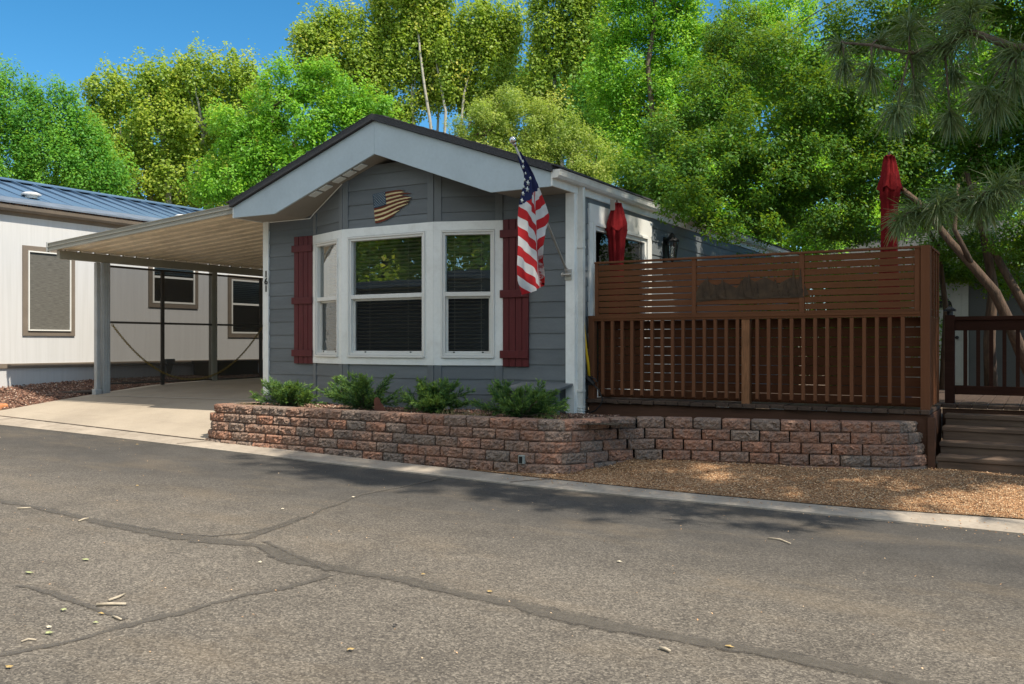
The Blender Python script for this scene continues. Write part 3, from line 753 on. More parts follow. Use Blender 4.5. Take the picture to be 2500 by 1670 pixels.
pts = [(HX0, HY - .02, 2.99), (HXC - K + .1, HY - .02, 2.99), (BA[0] + .02, HY - .03, 2.999 + (K - abs(BA[0] - HXC)) * .3625 - .01), (BB[0], BB[1] - .03, 3.592 - abs(BB[0] - HXC) * .3625 - .01)]
mb.tube(pts, .006, 6); mb.build('soffit_bead', 'trim_white', house)
# gutters and downspout
def gutter(x, sgn, name):
    mb = MB(); P = [(0, 3.155), (0, 3.07), (.07, 3.07), (.088, 3.095), (.098, 3.135), (.108, 3.155), (.096, 3.155), (.086, 3.130), (.07, 3.085), (.01, 3.085), (.01, 3.155)]
    pts = [Vector((x + sgn * a, HYF - .02, z)) for a, z in P]
    mb.prism(pts if sgn < 0 else pts[::-1], (0, HYE + .3 - HYF, 0))
    cap = [Vector((x + sgn * a, HYF - .022, z)) for a, z in P[:6]]
    mb.prism(cap if sgn < 0 else cap[::-1], (0, .004, 0))
    return mb.build(name, 'gutter_white', house)
gutter(HXC + HW + .021, 1, 'gutter')
mb = MB()
mb.box(HX1 + .006, HX1 + .084, HY + .045, HY + .105, .60, 3.07)
for zc in (.80, 2.4): mb.box(HX1 - .03, HX1 + .088, HY + .03, HY + .109, zc - .012, zc + .012)
mb.box(HX1 + .03, HX1 + .06, HY + .0449, HY + .046, .6, 3.06)
dsp = mb.build('downspout', 'gutter_white', house, bevel=.006)
mb = MB(); pts = []; rs = []
for k in range(26):
    z = .62 - .006 * k; pts.append((HX1 + .045, HY + .075, z)); rs.append(.05 if k % 5 < 3 else .040)
mb.tube(pts, rs, 14); mb.build('drain_sleeve', 'gutter_white', dsp, smooth=False)
# patio door in the side wall
mb = MB(); fr = (Vector((HX1, D0, 0)), Vector((0, 1, 0)), Vector((1, 0, 0)), Vector((0, 0, 1))); L = D1 - D0
mb.obox(fr, 0, L, 0, .03, 2.72, DZ); mb.obox(fr, 0, .10, 0, .03, .7, 2.72); mb.obox(fr, L - .14, L, 0, .03, .7, 2.72)
ring(mb, fr, .10, L - .14, .7, 2.72, .035, -.03, .045); ring(mb, fr, .135, L - .175, .735, 2.685, .05, -.04, .02)
mid = L / 2 - .02; mb.obox(fr, mid - .03, mid + .03, -.03, .02, .785, 2.635)
pd = mb.build('patio_door', 'vinyl_white', house, bevel=.003)
mb = MB(); sheet(mb, fr, .18, mid - .03, -.016, .785, 2.635); mb.build('pane', 'glass_dim', pd)
mb = MB(); sheet(mb, fr, mid + .03, L - .22, -.016, .785, 2.635); mb.build('pane', 'glass_dim', pd)
# house number 161 on the corner board
def text_mesh(name, s, size, mat, parent, M4, ext=.004):
    cu = bpy.data.curves.new(name, 'FONT'); cu.body = s; cu.size = size; cu.extrude = ext; cu.align_x = 'CENTER'; cu.align_y = 'CENTER'
    cu.offset = size * .022
    to = bpy.data.objects.new('t', cu); COL.objects.link(to)
    dg = bpy.context.evaluated_depsgraph_get(); me = bpy.data.meshes.new_from_object(to.evaluated_get(dg)); me.name = name
    bpy.data.objects.remove(to)
    me.transform(Matrix.Translation(-LOC[parent]) @ M4); me.materials.clear(); me.materials.append(MATS[mat])
    return link(name, me, parent)
for s, z in (('1', 2.277), ('6', 2.177), ('1', 2.078)):
    M4 = Matrix.Translation((-9.205, HY - .0345, z)) @ Matrix.Rotation(rad(90), 4, 'X')
    text_mesh('house_number', s, .122, 'black', house, M4)
# wall lantern beside the patio door
mb = MB(); lx, ly = HX1 + .12, 11.66
mb.box(HX1 + .012, HX1 + .03, ly - .06, ly + .06, 2.42, 2.78)
mb.tube([(HX1 + .03, ly, 2.68), (HX1 + .09, ly, 2.80), (lx, ly, 2.83)], .012, 8)
for a in range(6):
    th = a * math.pi / 3; mb.tube([(lx + .055 * math.cos(th), ly + .055 * math.sin(th), 2.48), (lx + .085 * math.cos(th), ly + .085 * math.sin(th), 2.72)], .006, 5)
mb.tube([(lx, ly, 2.47), (lx, ly, 2.485)], [.06, .06], 12); mb.tube([(lx, ly, 2.72), (lx, ly, 2.74), (lx, ly, 2.80), (lx, ly, 2.84)], [.10, .095, .035, .01], 12)
mb.tube([(lx, ly, 2.44), (lx, ly, 2.48)], [.01, .05], 10)
lan = mb.build('wall_lantern', 'black', house)
mb = MB(); mb.tube([(lx, ly, 2.49), (lx, ly, 2.71)], [.05, .076], 12); mb.build('lantern_glass', 'glass', lan)

# ------------------------------------------------------------------ wooden flag plaque on the bay
plY = 8.612
pl = thing('flag_plaque', PY(950, 505, plY), 'carved wooden United States flag plaque with ragged edge hung above the bay window', 'wall decoration')
def plq(p, q, y=plY):
    yl = 520 + 770 * q; x = 668 + 70 * q + p * 1050
    rt = -150 * math.sin(min(1, p * 1.05) * math.pi / 1.7); rb = -95 * p - 330 * (p * p * (3 - 2 * p)) 
    yv = yl + rt * (1 - q) + rb * q
    return PY(850 + x / 11.18, 430 + yv / 11.18, y)
rr = random.Random(12)
ends = [(0, .80), (.12, .84), (.2, .98), (.27, .80), (.36, .98), (.48, .97), (.6, .93), (.7, .93), (.8, .78), (.9, .66), (1.0, .42)]
mbs = {k: MB() for k in ('plaque_red', 'plaque_cream', 'plaque_navy', 'plaque_star')}
for i in range(13):
    q0, q1 = i / 13 + .006, (i + 1) / 13 - .006; p0 = .325 if i < 6 else 0.0
    pe = interp((i + .5) / 13, ends) + rr.uniform(-.03, .03); n = 22
    vs = []; th = .004 if i % 2 else .0
    for k in range(n + 1):
        p = p0 + (pe - p0) * k / n; tap = 1 if k < n - 4 else (n - k) / 4 * .9 + .1
        jit = rr.uniform(-.006, .006); qm = (q0 + q1) / 2; hh = (q1 - q0) / 2 * tap
        for off in (0, .02):
            vs += [plq(p, qm - hh + jit, plY - th + off), plq(p, qm + hh + jit, plY - th + off)]
    fs = []
    for k in range(n):
        a, b = k * 4, k * 4 + 4
        fs += [(a, a + 1, b + 1, b), (a, b, b + 2, a + 2), (a + 1, a + 3, b + 3, b + 1), (a + 2, b + 2, b + 3, a + 3)]
    fs += [(0, 2, 3, 1), (n * 4, n * 4 + 1, n * 4 + 3, n * 4 + 2)]
    mbs['plaque_cream' if i % 2 else 'plaque_red'].mesh(vs, fs)
vs = []; n = 6
for k in range(n + 1):
    p = .325 * k / n
    for off in (-.006, .02): vs += [plq(p, -.015, plY + off), plq(p, 6 / 13, plY + off)]
fs = []
for k in range(n):
    a, b = k * 4, k * 4 + 4; fs += [(a, a + 1, b + 1, b), (a, b, b + 2, a + 2), (a + 1, a + 3, b + 3, b + 1)]
fs += [(0, 2, 3, 1), (n * 4, n * 4 + 1, n * 4 + 3, n * 4 + 2)]
mbs['plaque_navy'].mesh(vs, fs)
for r_ in range(9):
    for c_ in range(6 if r_ % 2 == 0 else 5):
        p = .03 + (c_ + (0 if r_ % 2 == 0 else .5)) * .053; q = .02 + r_ * .049
        c = plq(p, q, plY - .0075); R0 = .0062; vs = []
        for a in range(10):
            th = math.pi / 2 + a * math.pi / 5; rd = R0 if a % 2 == 0 else R0 * .48
            vs.append(c + Vector((rd * math.cos(th), 0, rd * math.sin(th))))
        mbs['plaque_star'].prism(vs[::-1], (0, .003, 0))
for k, nm in (('plaque_red', 'red_stripes'), ('plaque_cream', 'cream_stripes'), ('plaque_navy', 'union'), ('plaque_star', 'stars')):
    mbs[k].build(nm, k, pl)

# ------------------------------------------------------------------ flag on its pole
fl = thing('flag_on_pole', (-4.55, 8.9, 2.1), 'United States flag draped from a silver pole angled out of the corner board bracket', 'flag')
B0, T0 = Vector((-4.545, 8.885, 2.10)), Vector((-4.53, 7.69, 3.31))
mb = MB(); mb.tube([B0 - (T0 - B0) * .03, B0.lerp(T0, .55), T0], [.0135, .0125, .011], 10); mb.build('pole', 'steel', fl, smooth=True)
mb = MB(); mb.sphere(T0 + Vector((0, -.03, .03)), .036, 14, 9); mb.tube([T0 - Vector((0, -.02, .02)), T0 + Vector((0, -.012, .012))], [.016, .022], 10); mb.build('finial', 'chrome', fl, smooth=True)
mb = MB(); dv = (T0 - B0).normalized()
mb.box(-4.585, -4.505, 8.885, 8.899, 2.03, 2.15); mb.tube([B0 - dv * .06, B0 + dv * .07], .021, 12); mb.tube([B0 + Vector((-.055, -.03, -.01)), B0 + Vector((.05, -.03, -.01))], .012, 8)
mb.tube([B0 + Vector((-.06, -.03, -.01)), B0 + Vector((-.045, -.03, -.01))], .024, 12)
mb.build('bracket', 'steel', fl, bevel=.002)
# cloth: outline in photo pixels on the vertical plane X=-4.53, stripes and union by attribute
m, nt, bs = new('flag_cloth')
at = nd(nt, 'ShaderNodeAttribute', attribute_name='stripe'); au = nd(nt, 'ShaderNodeAttribute', attribute_name='union')
odd = math_(nt, 'GREATER_THAN', math_(nt, 'FRACT', math_(nt, 'MULTIPLY', at.outputs['Fac'], .5)), .5)
c = mx(nt, odd, (0.46, 0.012, 0.016), (0.60, 0.60, 0.59)); c = mx(nt, math_(nt, 'GREATER_THAN', au.outputs['Fac'], .5), c, (0.010, 0.016, 0.075))
nt.links.new(mx(nt, 1.0, c, ramp(nt, noise(nt, coord(nt), 9, 4), [(0.3, g(.85)), (0.7, g(1.12))]), 'MULTIPLY'), bs.inputs['Base Color']); bs.inputs['Roughness'].default_value = .85
tl = nt.nodes.new('ShaderNodeBsdfTranslucent'); nt.links.new(c, tl.inputs[0]); ms = nt.nodes.new('ShaderNodeMixShader'); ms.inputs[0].default_value = .3
nt.links.new(bs.outputs[0], ms.inputs[1]); nt.links.new(tl.outputs[0], ms.inputs[2]); nt.links.new(ms.outputs[0], nt.nodes['Material Output'].inputs[0])
def FP(x, y): return (1230 + x / 3.826, 320 + y / 3.826)      # crop px -> photo px
Ledge = [(190, 135), (260, 140), (330, 160), (400, 186), (480, 188), (560, 178), (690, 163), (860, 146), (1100, 132), (1280, 128), (1400, 132), (1535, 168)]
Redge = [(190, 165), (260, 200), (330, 222), (400, 250), (480, 285), (560, 318), (640, 350), (720, 378), (800, 405), (900, 385), (960, 360), (1060, 318), (1160, 312), (1300, 322), (1415, 325), (1416, 325)]
Crea = [(190, 150), (400, 232), (560, 262), (700, 272), (850, 284), (1000, 294), (1090, 300), (1160, 312), (1300, 322), (1415, 325), (1600, 325)]
NB, NA = 150, 24
V = []; st_ = []; un_ = []
for j in range(NB + 1):
    for i in range(NA + 1):
        a = i / NA; t = j / NB
        yl = 190 + (1535 - 190) * t; yrr = 190 + (1415 - 190) * t
        y = yl * (1 - a) + yrr * a
        xl, xr, xc = interp(y, Ledge), interp(min(y, 1415), Redge), interp(y, Crea)
        xc = min(max(xc, xl + .3 * (xr - xl)), xr)
        x = xl + (xc - xl) * a / .6 if a <= .6 else xc + (xr - xc) * (a - .6) / .4
        px, py = FP(x, y); p = PX(px, py, -4.53)
        k = a / .6 if a <= .6 else 1 - (a - .6) / .4
        dep = .055 * math.sin(math.pi * min(1, a / .6) * .9) if a <= .6 else .02 + .05 * math.sin(math.pi * (a - .6) / .4)
        dep += .012 * math.sin(a * 17 + y * .006) + .008 * math.sin(a * 31 - y * .011)
        dep *= min(1, (y - 150) / 350)
        p.x += -.01 + dep; V.append(p)
        if a <= .6:
            sc = (y - 205 * (a / .6) - 700) / 92
        else:
            sc = (y + 95 * ((a - .6) / .4) - 560 - 345 + 245 ) / 92
        st_.append(sc + 200)
        ub = 690 - 115 * min(1, a / .6) if a <= .6 else 575 - 75 * (a - .6) / .4
        un_.append(1.0 if y < ub else 0.0)
fs = [(j * (NA + 1) + i, j * (NA + 1) + i + 1, (j + 1) * (NA + 1) + i + 1, (j + 1) * (NA + 1) + i) for j in range(NB) for i in range(NA)]
mb = MB(); mb.mesh(V, fs)
for sx, sy, r_ in ((180, 285, .022), (182, 335, .024), (228, 485, .030), (222, 545, .032), (182, 585, .026), (172, 650, .026), (196, 455, .02), (188, 520, .02), (250, 440, .02), (205, 395, .016)):
    c = PX(*FP(sx, sy), -4.465); vs = []
    for a in range(10):
        th = math.pi / 2 + a * math.pi / 5; q = r_ if a % 2 == 0 else r_ * .42; vs.append(c + Vector((0, q * 1.35 * math.cos(th), q * math.sin(th))))
    mb.prism(vs[::-1], (-.004, 0, 0), 1)
pad = len(mb.v) - len(V)
cl = mb.build('flag', ['flag_cloth', 'plaque_star'], fl, smooth=True)
cl.data.attributes.new('stripe', 'FLOAT', 'POINT').data.foreach_set('value', st_ + [0] * pad); cl.data.attributes.new('union', 'FLOAT', 'POINT').data.foreach_set('value', un_ + [0] * pad)

# ------------------------------------------------------------------ carport
cp = thing('carport', (-11.3, 10.4, .6), 'beige metal carport with ribbed roof sloping away from the house', 'carport')
CX0, CX1, CY0, CY1 = -13.46, -9.26, 8.43, 14.9
def zc(X): return 2.885 + (X - CX0) * (3.175 - 2.885) / (CX1 - CX0)
mb = MB(); y = CY0 + .03; P = .262
while y < CY1:
    prof = [(0, 0), (.165, 0), (.190, .045), (.235, .045), (P, 0)]
    for (a, za), (b, zb) in zip(prof[:-1], prof[1:]):
        mb.poly([(CX0, y + a, zc(CX0) - .075 + za), (CX1, y + a, zc(CX1) - .075 + za), (CX1, y + b, zc(CX1) - .075 + zb), (CX0, y + b, zc(CX0) - .075 + zb)])
        mb.poly([(CX0, y + b, zc(CX0) - .071 + zb), (CX1, y + b, zc(CX1) - .071 + zb), (CX1, y + a, zc(CX1) - .071 + za), (CX0, y + a, zc(CX0) - .071 + za)])
    y += P
mb.build('roof', 'carport_beige', cp)
mb = MB()                                                     # rolled front edge with three ridges
prof = [(0, -.10), (0, .03), (-.018, .03), (-.018, .018), (-.008, .010), (-.008, -.018), (-.022, -.026), (-.022, -.034), (-.008, -.044), (-.008, -.070), (-.024, -.080), (-.024, -.10)]
pts = [Vector((CX0, CY0 + a, zc(CX0) + b - .01)) for a, b in prof]; off = Vector((CX1 - CX0, 0, zc(CX1) - zc(CX0)))
mb.prism(pts, off); mb.build('front_edge', 'carport_trim', cp)
mb = MB(); mb.box(CX0 - .022, CX0 - .002, CY0 - .03, CY0 + .03, zc(CX0) - .12, zc(CX0) + .035); mb.box(CX0 - .02, CX0 - .004, CY0 + .03, CY1, zc(CX0) - .03, zc(CX0) + .02) if False else None
mb.build('edge_cap', 'carport_post', cp, bevel=.003)
mb = MB(); mb.box(CX0 - .012, CX0 - .002, CY0 + .031, CY1, zc(CX0) - .029, zc(CX0) + .035); y = CY0 + .03
while y < CY1: mb.box(CX0 - .012, CX0 - .002, y - .026, y + .189, zc(CX0) - .078, zc(CX0) - .0295); y += P
mb.build('shadow_trim', 'carport_trim', cp)  # strip added and shaped so the roof edge casts a straight shadow
mb = MB(); mb.box(-13.44, -13.36, CY0 + .12, CY1 - .05, 2.665, 2.80); mb.build('beam', 'carport_trim', cp, bevel=.004)
for k, (y0, y1) in enumerate(((9.325, 9.435), (11.56, 11.68), (14.2, 14.32))):
    mb = MB(); z0 = zdrive(-13.4, y0) - .02
    xm = -13.4; mb.box(xm - .05, xm + .05, y0, y1, z0, 2.664)
    for q in (.25, .6): mb.box(xm + .05, xm + .058, y0 + (y1 - y0) * q, y0 + (y1 - y0) * (q + .18), z0, 2.66)
    mb.box(xm - .05, xm + .05, y0 - .01, y0, z0, 2.66) if k == 0 else None
    o = mb.build('post', 'carport_post' if k == 0 else 'carport_trim', cp, bevel=.006)
mb = MB(); mb.box(-13.45, -13.37, 9.20, 9.275, .56, 2.66); mb.box(-13.46, -13.36, 9.17, 9.29, .48, .58); mb.build('downspout', 'carport_post', cp, bevel=.012)
# side screen: frame and two mesh panels
def sb(n, s, h): return s, s + n, h
mb = MB(); xs_ = (-13.385, -13.355)
for (ya, yb) in ((9.436, 11.56), (11.68, 14.2)):
    for z0, z1 in ((.645, .67), (1.665, 1.70), (2.595, 2.63)): mb.box(*xs_, ya, yb, z0, z1)
for yc in (10.476, 12.78): mb.box(-13.39, -13.35, yc - .028, yc + .028, .58, 2.63)
mb.build('screen_frame', 'bronze', cp)
for (ya, yb) in ((9.436, 11.56), (11.68, 14.2)):
    mb = MB(); mb.poly([(-13.37, ya, .655), (-13.37, yb, .655), (-13.37, yb, 2.61), (-13.37, ya, 2.61)]); mb.build('screen_panel', 'shade_mesh', cp)
# chain across the opening
ch = thing('chain', (-13.33, 9.45, 1.67), 'yellow plastic chain sagging between the carport posts', 'chain')
pts = []; A, Bq = Vector((-13.33, 9.45, 1.67)), Vector((-13.33, 12.78, 1.62))
NL = 116
for i in range(NL * 6 + 1):
    t = i / (NL * 6); u = 2 * t - 1; z = .68 + (abs(u) ** 2.1) * .97; pts.append(Vector((-13.33, A.y + (Bq.y - A.y) * t, z)))
seg = [0]
for a, b in zip(pts[:-1], pts[1:]): seg.append(seg[-1] + (b - a).length)
mb = MB()
for k in range(NL):
    s0 = seg[-1] * (k + .5) / NL; i = int(np.searchsorted(seg, s0)); c = pts[i]; d = (pts[min(i + 1, len(pts) - 1)] - pts[i - 1]).normalized()
    side = Vector((1, 0, 0)) if k % 2 else d.cross(Vector((1, 0, 0)))
    hl, hw_ = seg[-1] / NL * .72, .017
    loop = [c + d * (hl * math.cos(q)) + side * (hw_ * math.sin(q)) for q in [2 * math.pi * j / 8 for j in range(9)]]
    mb.tube(loop, .0055, 5, cap=False)
mb.build('chain_links', 'chain_yellow', ch)

# ------------------------------------------------------------------ neighbour's home
nb = thing('neighbour_home', (-14.8, 12, .6), 'white grooved mobile home with blue metal roof and brown window trim', 'house')
NX, NY0, NY1 = -14.8, 3.0, 26.0
mb = MB(); mb.poly([(NX, NY0, .99), (NX, NY1, .99), (NX, NY1, 3.55), (NX, NY0, 3.55)])
mb.poly([(NX, NY1, .5), (NX - 4.6, NY1, .5), (NX - 4.6, NY1, 3.5), (NX - 2.3, NY1, 4.3), (NX, NY1, 3.5)])
mb.poly([(NX - 4.6, NY0, .5), (NX, NY0, .5), (NX, NY0, 3.5), (NX - 2.3, NY0, 4.3), (NX - 4.6, NY0, 3.5)])
mb.box(NX - 4.6, NX - 4.59, NY0, NY1, .4, 3.5); mb.build('wall', 'grooved_wall', nb)
mb = MB(); mb.box(NX - .02, NX + .018, NY0, NY1, .915, .995); mb.build('belly_band', 'neighbour_brown', nb, bevel=.004)
mb = MB(); mb.box(NX - .03, NX - .012, NY0, NY1, .3, .9145); mb.build('skirting', 'grooved_wall', nb)
mb = MB(); mb.box(NX - .02, NX + .012, NY0, NY1, 3.46, 3.53); mb.build('frieze_board', 'neighbour_brown', nb)
RX, RZ, EXn, EZ = -17.1, 4.40, -14.62, 3.645
def zrf(X): return EZ + (EXn - X) * (RZ - EZ) / (EXn - RX)
mb = MB(); xm = EXn - .45
mb.prism([(EXn, NY0 - .3, EZ), (EXn, NY0 - .3, EZ + .03), (xm, NY0 - .3, zrf(xm) + .03), (xm, NY0 - .3, zrf(xm))], (0, NY1 - NY0 + .6, 0), 1)
mb.prism([(xm - .001, NY0 - .3, zrf(xm)), (xm - .001, NY0 - .3, zrf(xm) + .034), (RX, NY0 - .3, RZ + .034), (RX, NY0 - .3, RZ)], (0, NY1 - NY0 + .6, 0))
x2 = 2 * RX - EXn
mb.prism([(RX - .001, NY0 - .3, RZ), (RX - .001, NY0 - .3, RZ + .034), (x2, NY0 - .3, EZ + .034), (x2, NY0 - .3, EZ)], (0, NY1 - NY0 + .6, 0))
y = NY0
while y < NY1 + .2:                                           # standing seams
    mb.prism([(xm - .01, y, zrf(xm) + .034), (xm - .01, y, zrf(xm) + .040), (RX + .02, y, RZ + .082), (RX + .02, y, RZ + .034)], (0, .028, 0)); y += .405
mb.prism([(RX + .13, NY0 - .32, zrf(RX + .13) + .075), (RX + .13, NY0 - .32, zrf(RX + .13) + .095), (RX, NY0 - .32, RZ + .105), (RX - .13, NY0 - .32, RZ + .055), (RX - .13, NY0 - .32, RZ + .035), (RX, NY0 - .32, RZ + .085)], (0, NY1 - NY0 + .64, 0))
mb.build('roof', ['blue_metal', 'blue_metal_dusty'], nb)
mb = MB(); P = [(0, 3.62), (0, 3.525), (.06, 3.525), (.085, 3.56), (.10, 3.62), (.09, 3.62), (.05, 3.545), (.01, 3.545), (.01, 3.62)]
mb.prism([Vector((NX + .06 + a, NY0 - .3, z)) for a, z in P][::-1], (0, NY1 - NY0 + .6, 0)); mb.build('gutter', 'neighbour_brown', nb)
mb = MB(); mb.poly([(NX, NY0 - .3, 3.53), (NX, NY1, 3.53), (NX + .06, NY1, 3.53), (NX + .06, NY0 - .3, 3.53)]); mb.build('soffit', 'neighbour_brown', nb)
rng = np.random.default_rng(21); n = 2600                     # leaf litter caught in the gutter
C = np.stack([rng.uniform(NX + .07, NX + .15, n), rng.uniform(6, 16, n), 3.62 + np.abs(rng.normal(0, .016, n))], 1)
quads_mesh('gutter_litter', leaf_quads(rng, C, unit(rng.normal(size=(n, 3)) + [0, 0, 1]), rng.uniform(.03, .07, n), .4), rng.uniform(0, .7, n), 'stone_chip', nb)
def roof_cap(px, py):
    X = -15.25 if px < 200 else -15.3; p = PX(px, py, X); p.z = zrf(X) + .03
    mb = MB(); mb.tube([p, p + Vector((0, 0, .05))], [.10, .10], 18); mb.tube([p + Vector((0, 0, .05)), p + Vector((0, 0, .075)), p + Vector((0, 0, .10)), p + Vector((0, 0, .115))], [.16, .165, .11, .02], 18)
    mb.build('roof_vent', 'roof_light_cap', nb)
roof_cap(76, 487); roof_cap(446, 517)
def nwin(y0, y1, z0, z1, kind, tr_=.085):
    fr = (Vector((NX, y0, 0)), Vector((0, 1, 0)), Vector((1, 0, 0)), Vector((0, 0, 1))); L = y1 - y0
    mb = MB(); ring(mb, fr, 0, L, z0, z1, tr_, -.01, .024, 1); i0, i1 = tr_, L - tr_; a, b = z0 + tr_, z1 - tr_
    if kind == 'shade':
        ring(mb, fr, i0, i1, a, b, .022, -.01, .045)
        o = mb.build('window', ['vinyl_white', 'neighbour_brown'], nb, bevel=.002); o['label'] = 'window covered by a streaky grey sunscreen'
        mb = MB(); mb.obox(fr, i0 + .024, i1 - .024, .005, .02, a + .024, b - .024); mb.build('sunscreen', 'sunscreen_fabric', o); return
    ring(mb, fr, i0, i1, a, b, .035, -.04, .03); zm = (a + b) / 2 + (.1 if kind == 'small' else .05); mb.obox(fr, i0 + .035, i1 - .035, -.03, .02, zm - .02, zm + .02)
    o = mb.build('window', ['vinyl_white', 'neighbour_brown'], nb, bevel=.002)
    mb = MB(); sheet(mb, fr, i0 + .035, i1 - .035, .010, a + .035, zm - .02); mb.build('pane', 'glass_screened', o)
    mb = MB(); sheet(mb, fr, i0 + .035, i1 - .035, .014, zm + .02, b - .035); mb.build('pane', 'glass_dim', o)
    mb = MB(); mb.obox(fr, i0 + .03, i1 - .03, .001, .003, a + .03, b - .03); mb.build('dark_backing', 'dark_room', o)  # near-black sheet on the wall, painted dark in place of an unlit room
    mb = MB(); zz = zm + .02 if kind != 'small' else zm + .05
    while zz < b - .03: mb.obox(fr, i0 + .035, i1 - .035, .005, .008, zz, zz + .03); zz += .04
    mb.build('blind', 'blind_white', o)
nwin(8.80, 9.745, 1.46, 2.985, 'shade')
nwin(11.27, 12.44, 2.03, 3.02, 'small'); nwin(13.22, 14.30, 1.46, 2.78, 'tall')
mb = MB(); p = PX(414, 880, -14.74); mb.box(NX + .018, NX + .10, p.y - .11, p.y + .10, .93, 1.03); mb.prism([(NX + .10, p.y - .08, .93), (NX + .10, p.y + .06, .93), (NX + .10, p.y + .0, .74), (NX + .10, p.y - .04, .74)], (-.07, 0, 0))
mb.build('dryer_vent', 'plastic_grey', nb, bevel=.006)
bn = thing('storage_bin', (-14.5, 12.95, .62), 'low dark brown storage box against the white wall behind the carport', 'storage box')
mb = MB(); mb.box(-14.76, -14.3, 12.3, 13.6, .62, .95); mb.build('box', 'bin_brown', bn, bevel=.01)
mb = MB(); mb.box(-14.77, -14.28, 12.27, 13.63, .9505, .985); mb.build('lid', 'bin_brown', bn, bevel=.008)
mb = MB(); rr = random.Random(5)
P = PG(35, 985, .3); c = Vector((-13.75, 7.75, zbed(-13.75, 7.75)))
ol = [(math.cos(a) * rr.uniform(.42, .55), math.sin(a) * rr.uniform(.22, .30)) for a in [k * math.pi / 6 for k in range(12)]]
mb.prism([c + Vector((x - .35, y, -.04)) for x, y in ol], (0, 0, .10)); sl = mb.build('sandstone_slab', 'sandstone', loc=c, bevel=.03)
tag(sl, 'flat orange sandstone slab lying in the brown rock beside the driveway mouth', 'rock')
mb = MB(); a, b = Vector((-13.95, 8.95, .50)), Vector((-13.5, 9.28, .535)); mb.tube([a, b], [.035, .035], 8); mb.tube([b, b + Vector((.06, .02, .03))], .04, 8)
dp = mb.build('drain_pipe', 'bin_brown', loc=a); tag(dp, 'dark drain pipe lying on the rocks at the foot of the carport post', 'drain pipe')

# ------------------------------------------------------------------ retaining wall of split-face blocks
PATH = [Vector(p) for p in ((-8.42, 8.0, 0), (-8.55, 7.72, 0), (-8.64, 7.52, 0), (-8.60, 7.43, 0), (-8.45, 7.405, 0), (-6.2, 7.40, 0), (-4.25, 7.40, 0), (-4.0, 7.42, 0), (-3.86, 7.50, 0), (-3.74, 7.70, 0), (-3.64, 7.93, 0), (-3.48, 8.13, 0), (-3.2, 8.27, 0), (-2.9, 8.36, 0), (-2.15, 8.53, 0), (-1.46, 8.74, 0), (-1.18, 8.86, 0), (-1.04, 9.0, 0), (-1.0, 9.2, 0))]
def resample(path, step):
    out = [path[0]]; acc = 0
    for a, b in zip(path[:-1], path[1:]):
        L = (b - a).length; s = step - acc
        while s <= L: out.append(a.lerp(b, s / L)); s += step
        acc = (acc + L) % step if L + acc >= step else acc + L
    return out
def offset_path(path, o):
    R_ = []
    for i, p in enumerate(path):
        d = (path[min(i + 1, len(path) - 1)] - path[max(0, i - 1)]).normalized(); R_.append(p + Vector((d.y, -d.x, 0)) * o)
    return R_
rw = thing('retaining_wall', (-5.5, 7.4, .1), 'low curving retaining wall of red and grey split-face blocks around the planting bed', 'retaining wall')
mb = MB(); rnd = random.Random(77); BH = .1015; BL = .273
for k in range(6):                                            # k=0 top course
    zt = .60 - k * BH; zb = zt - BH + .004
    path = offset_path(PATH, .022 * k)
    path = [path[0]] + path[1:]
    if k: path[0] = path[0] + Vector((0, .0, 0))
    fine = resample(path, .01); nper = int(BL * 100); i = -rnd.randrange(0, 3) - (nper // 2 if k % 2 else 0)
    while i < len(fine) - 6:
        a, b = max(0, i), min(len(fine) - 1, i + nper - 1); i += nper
        if b - a < 5: continue
        A, Bp = fine[a], fine[b]; d = (Bp - A).normalized(); n = Vector((d.y, -d.x, 0)); Lb = (Bp - A).length
        tint = rnd.choice((rnd.uniform(0, .25), rnd.uniform(.35, 1), rnd.uniform(.4, 1), rnd.uniform(.25, .6)))
        jo = rnd.uniform(-.006, .006); nu, nv = 13, 6; vs = []; ph = rnd.uniform(0, 99); dip = rnd.uniform(-.003, .003)
        for v in range(nv + 1):
            for u in range(nu + 1):
                fu, fv = u / nu, v / nv; ed = min(fu, 1 - fu) * nu; ev = min(fv, 1 - fv) * nv
                q = jo
                if 0 < u < nu and 0 < v < nv: q += rnd.uniform(-.006, .018) + .004 * math.sin(ph + fu * 9 + fv * 5)
                if ed < .5: q -= .009 + rnd.uniform(0, .008)
                if ev < .5: q -= .005 + rnd.uniform(0, .006)
                px_ = A + d * (Lb * (.004 + fu * .992)) + n * q
                vs.append((px_.x, px_.y, zb + (zt - zb) * fv + dip * (fu - .5) * 2))
        fs = [(v * (nu + 1) + u, v * (nu + 1) + u + 1, (v + 1) * (nu + 1) + u + 1, (v + 1) * (nu + 1) + u) for v in range(nv) for u in range(nu)]
        # body behind the rough face
        base = len(vs); bk = -.19
        C0, C1 = A + d * (Lb * .06) + n * bk, Bp - d * (Lb * .06) + n * bk
        vs += [(C0.x, C0.y, zb), (C1.x, C1.y, zb), (C1.x, C1.y, zt), (C0.x, C0.y, zt)]
        top = [nv * (nu + 1) + u for u in range(nu + 1)]; bot = [u for u in range(nu + 1)]
        fs += [tuple(top) + (base + 2, base + 3), tuple(reversed(bot)) + (base, base + 1)]
        fs += [tuple((v * (nu + 1)) for v in range(nv, -1, -1)) + (base, base + 3), tuple(v * (nu + 1) + nu for v in range(nv + 1)) + (base + 2, base + 1)]
        mb.mesh(vs, fs, 0, tint)
o = mb.build('wall_blocks', 'wall_block', rw, tint=True)
mb = MB()                                                     # earth-dark core behind the joints
pc = offset_path(PATH, -.06)
for a, b in zip(pc[:-1], pc[1:]): mb.poly([(a.x, a.y, .0), (b.x, b.y, .0), (b.x, b.y, .585), (a.x, a.y, .585)])
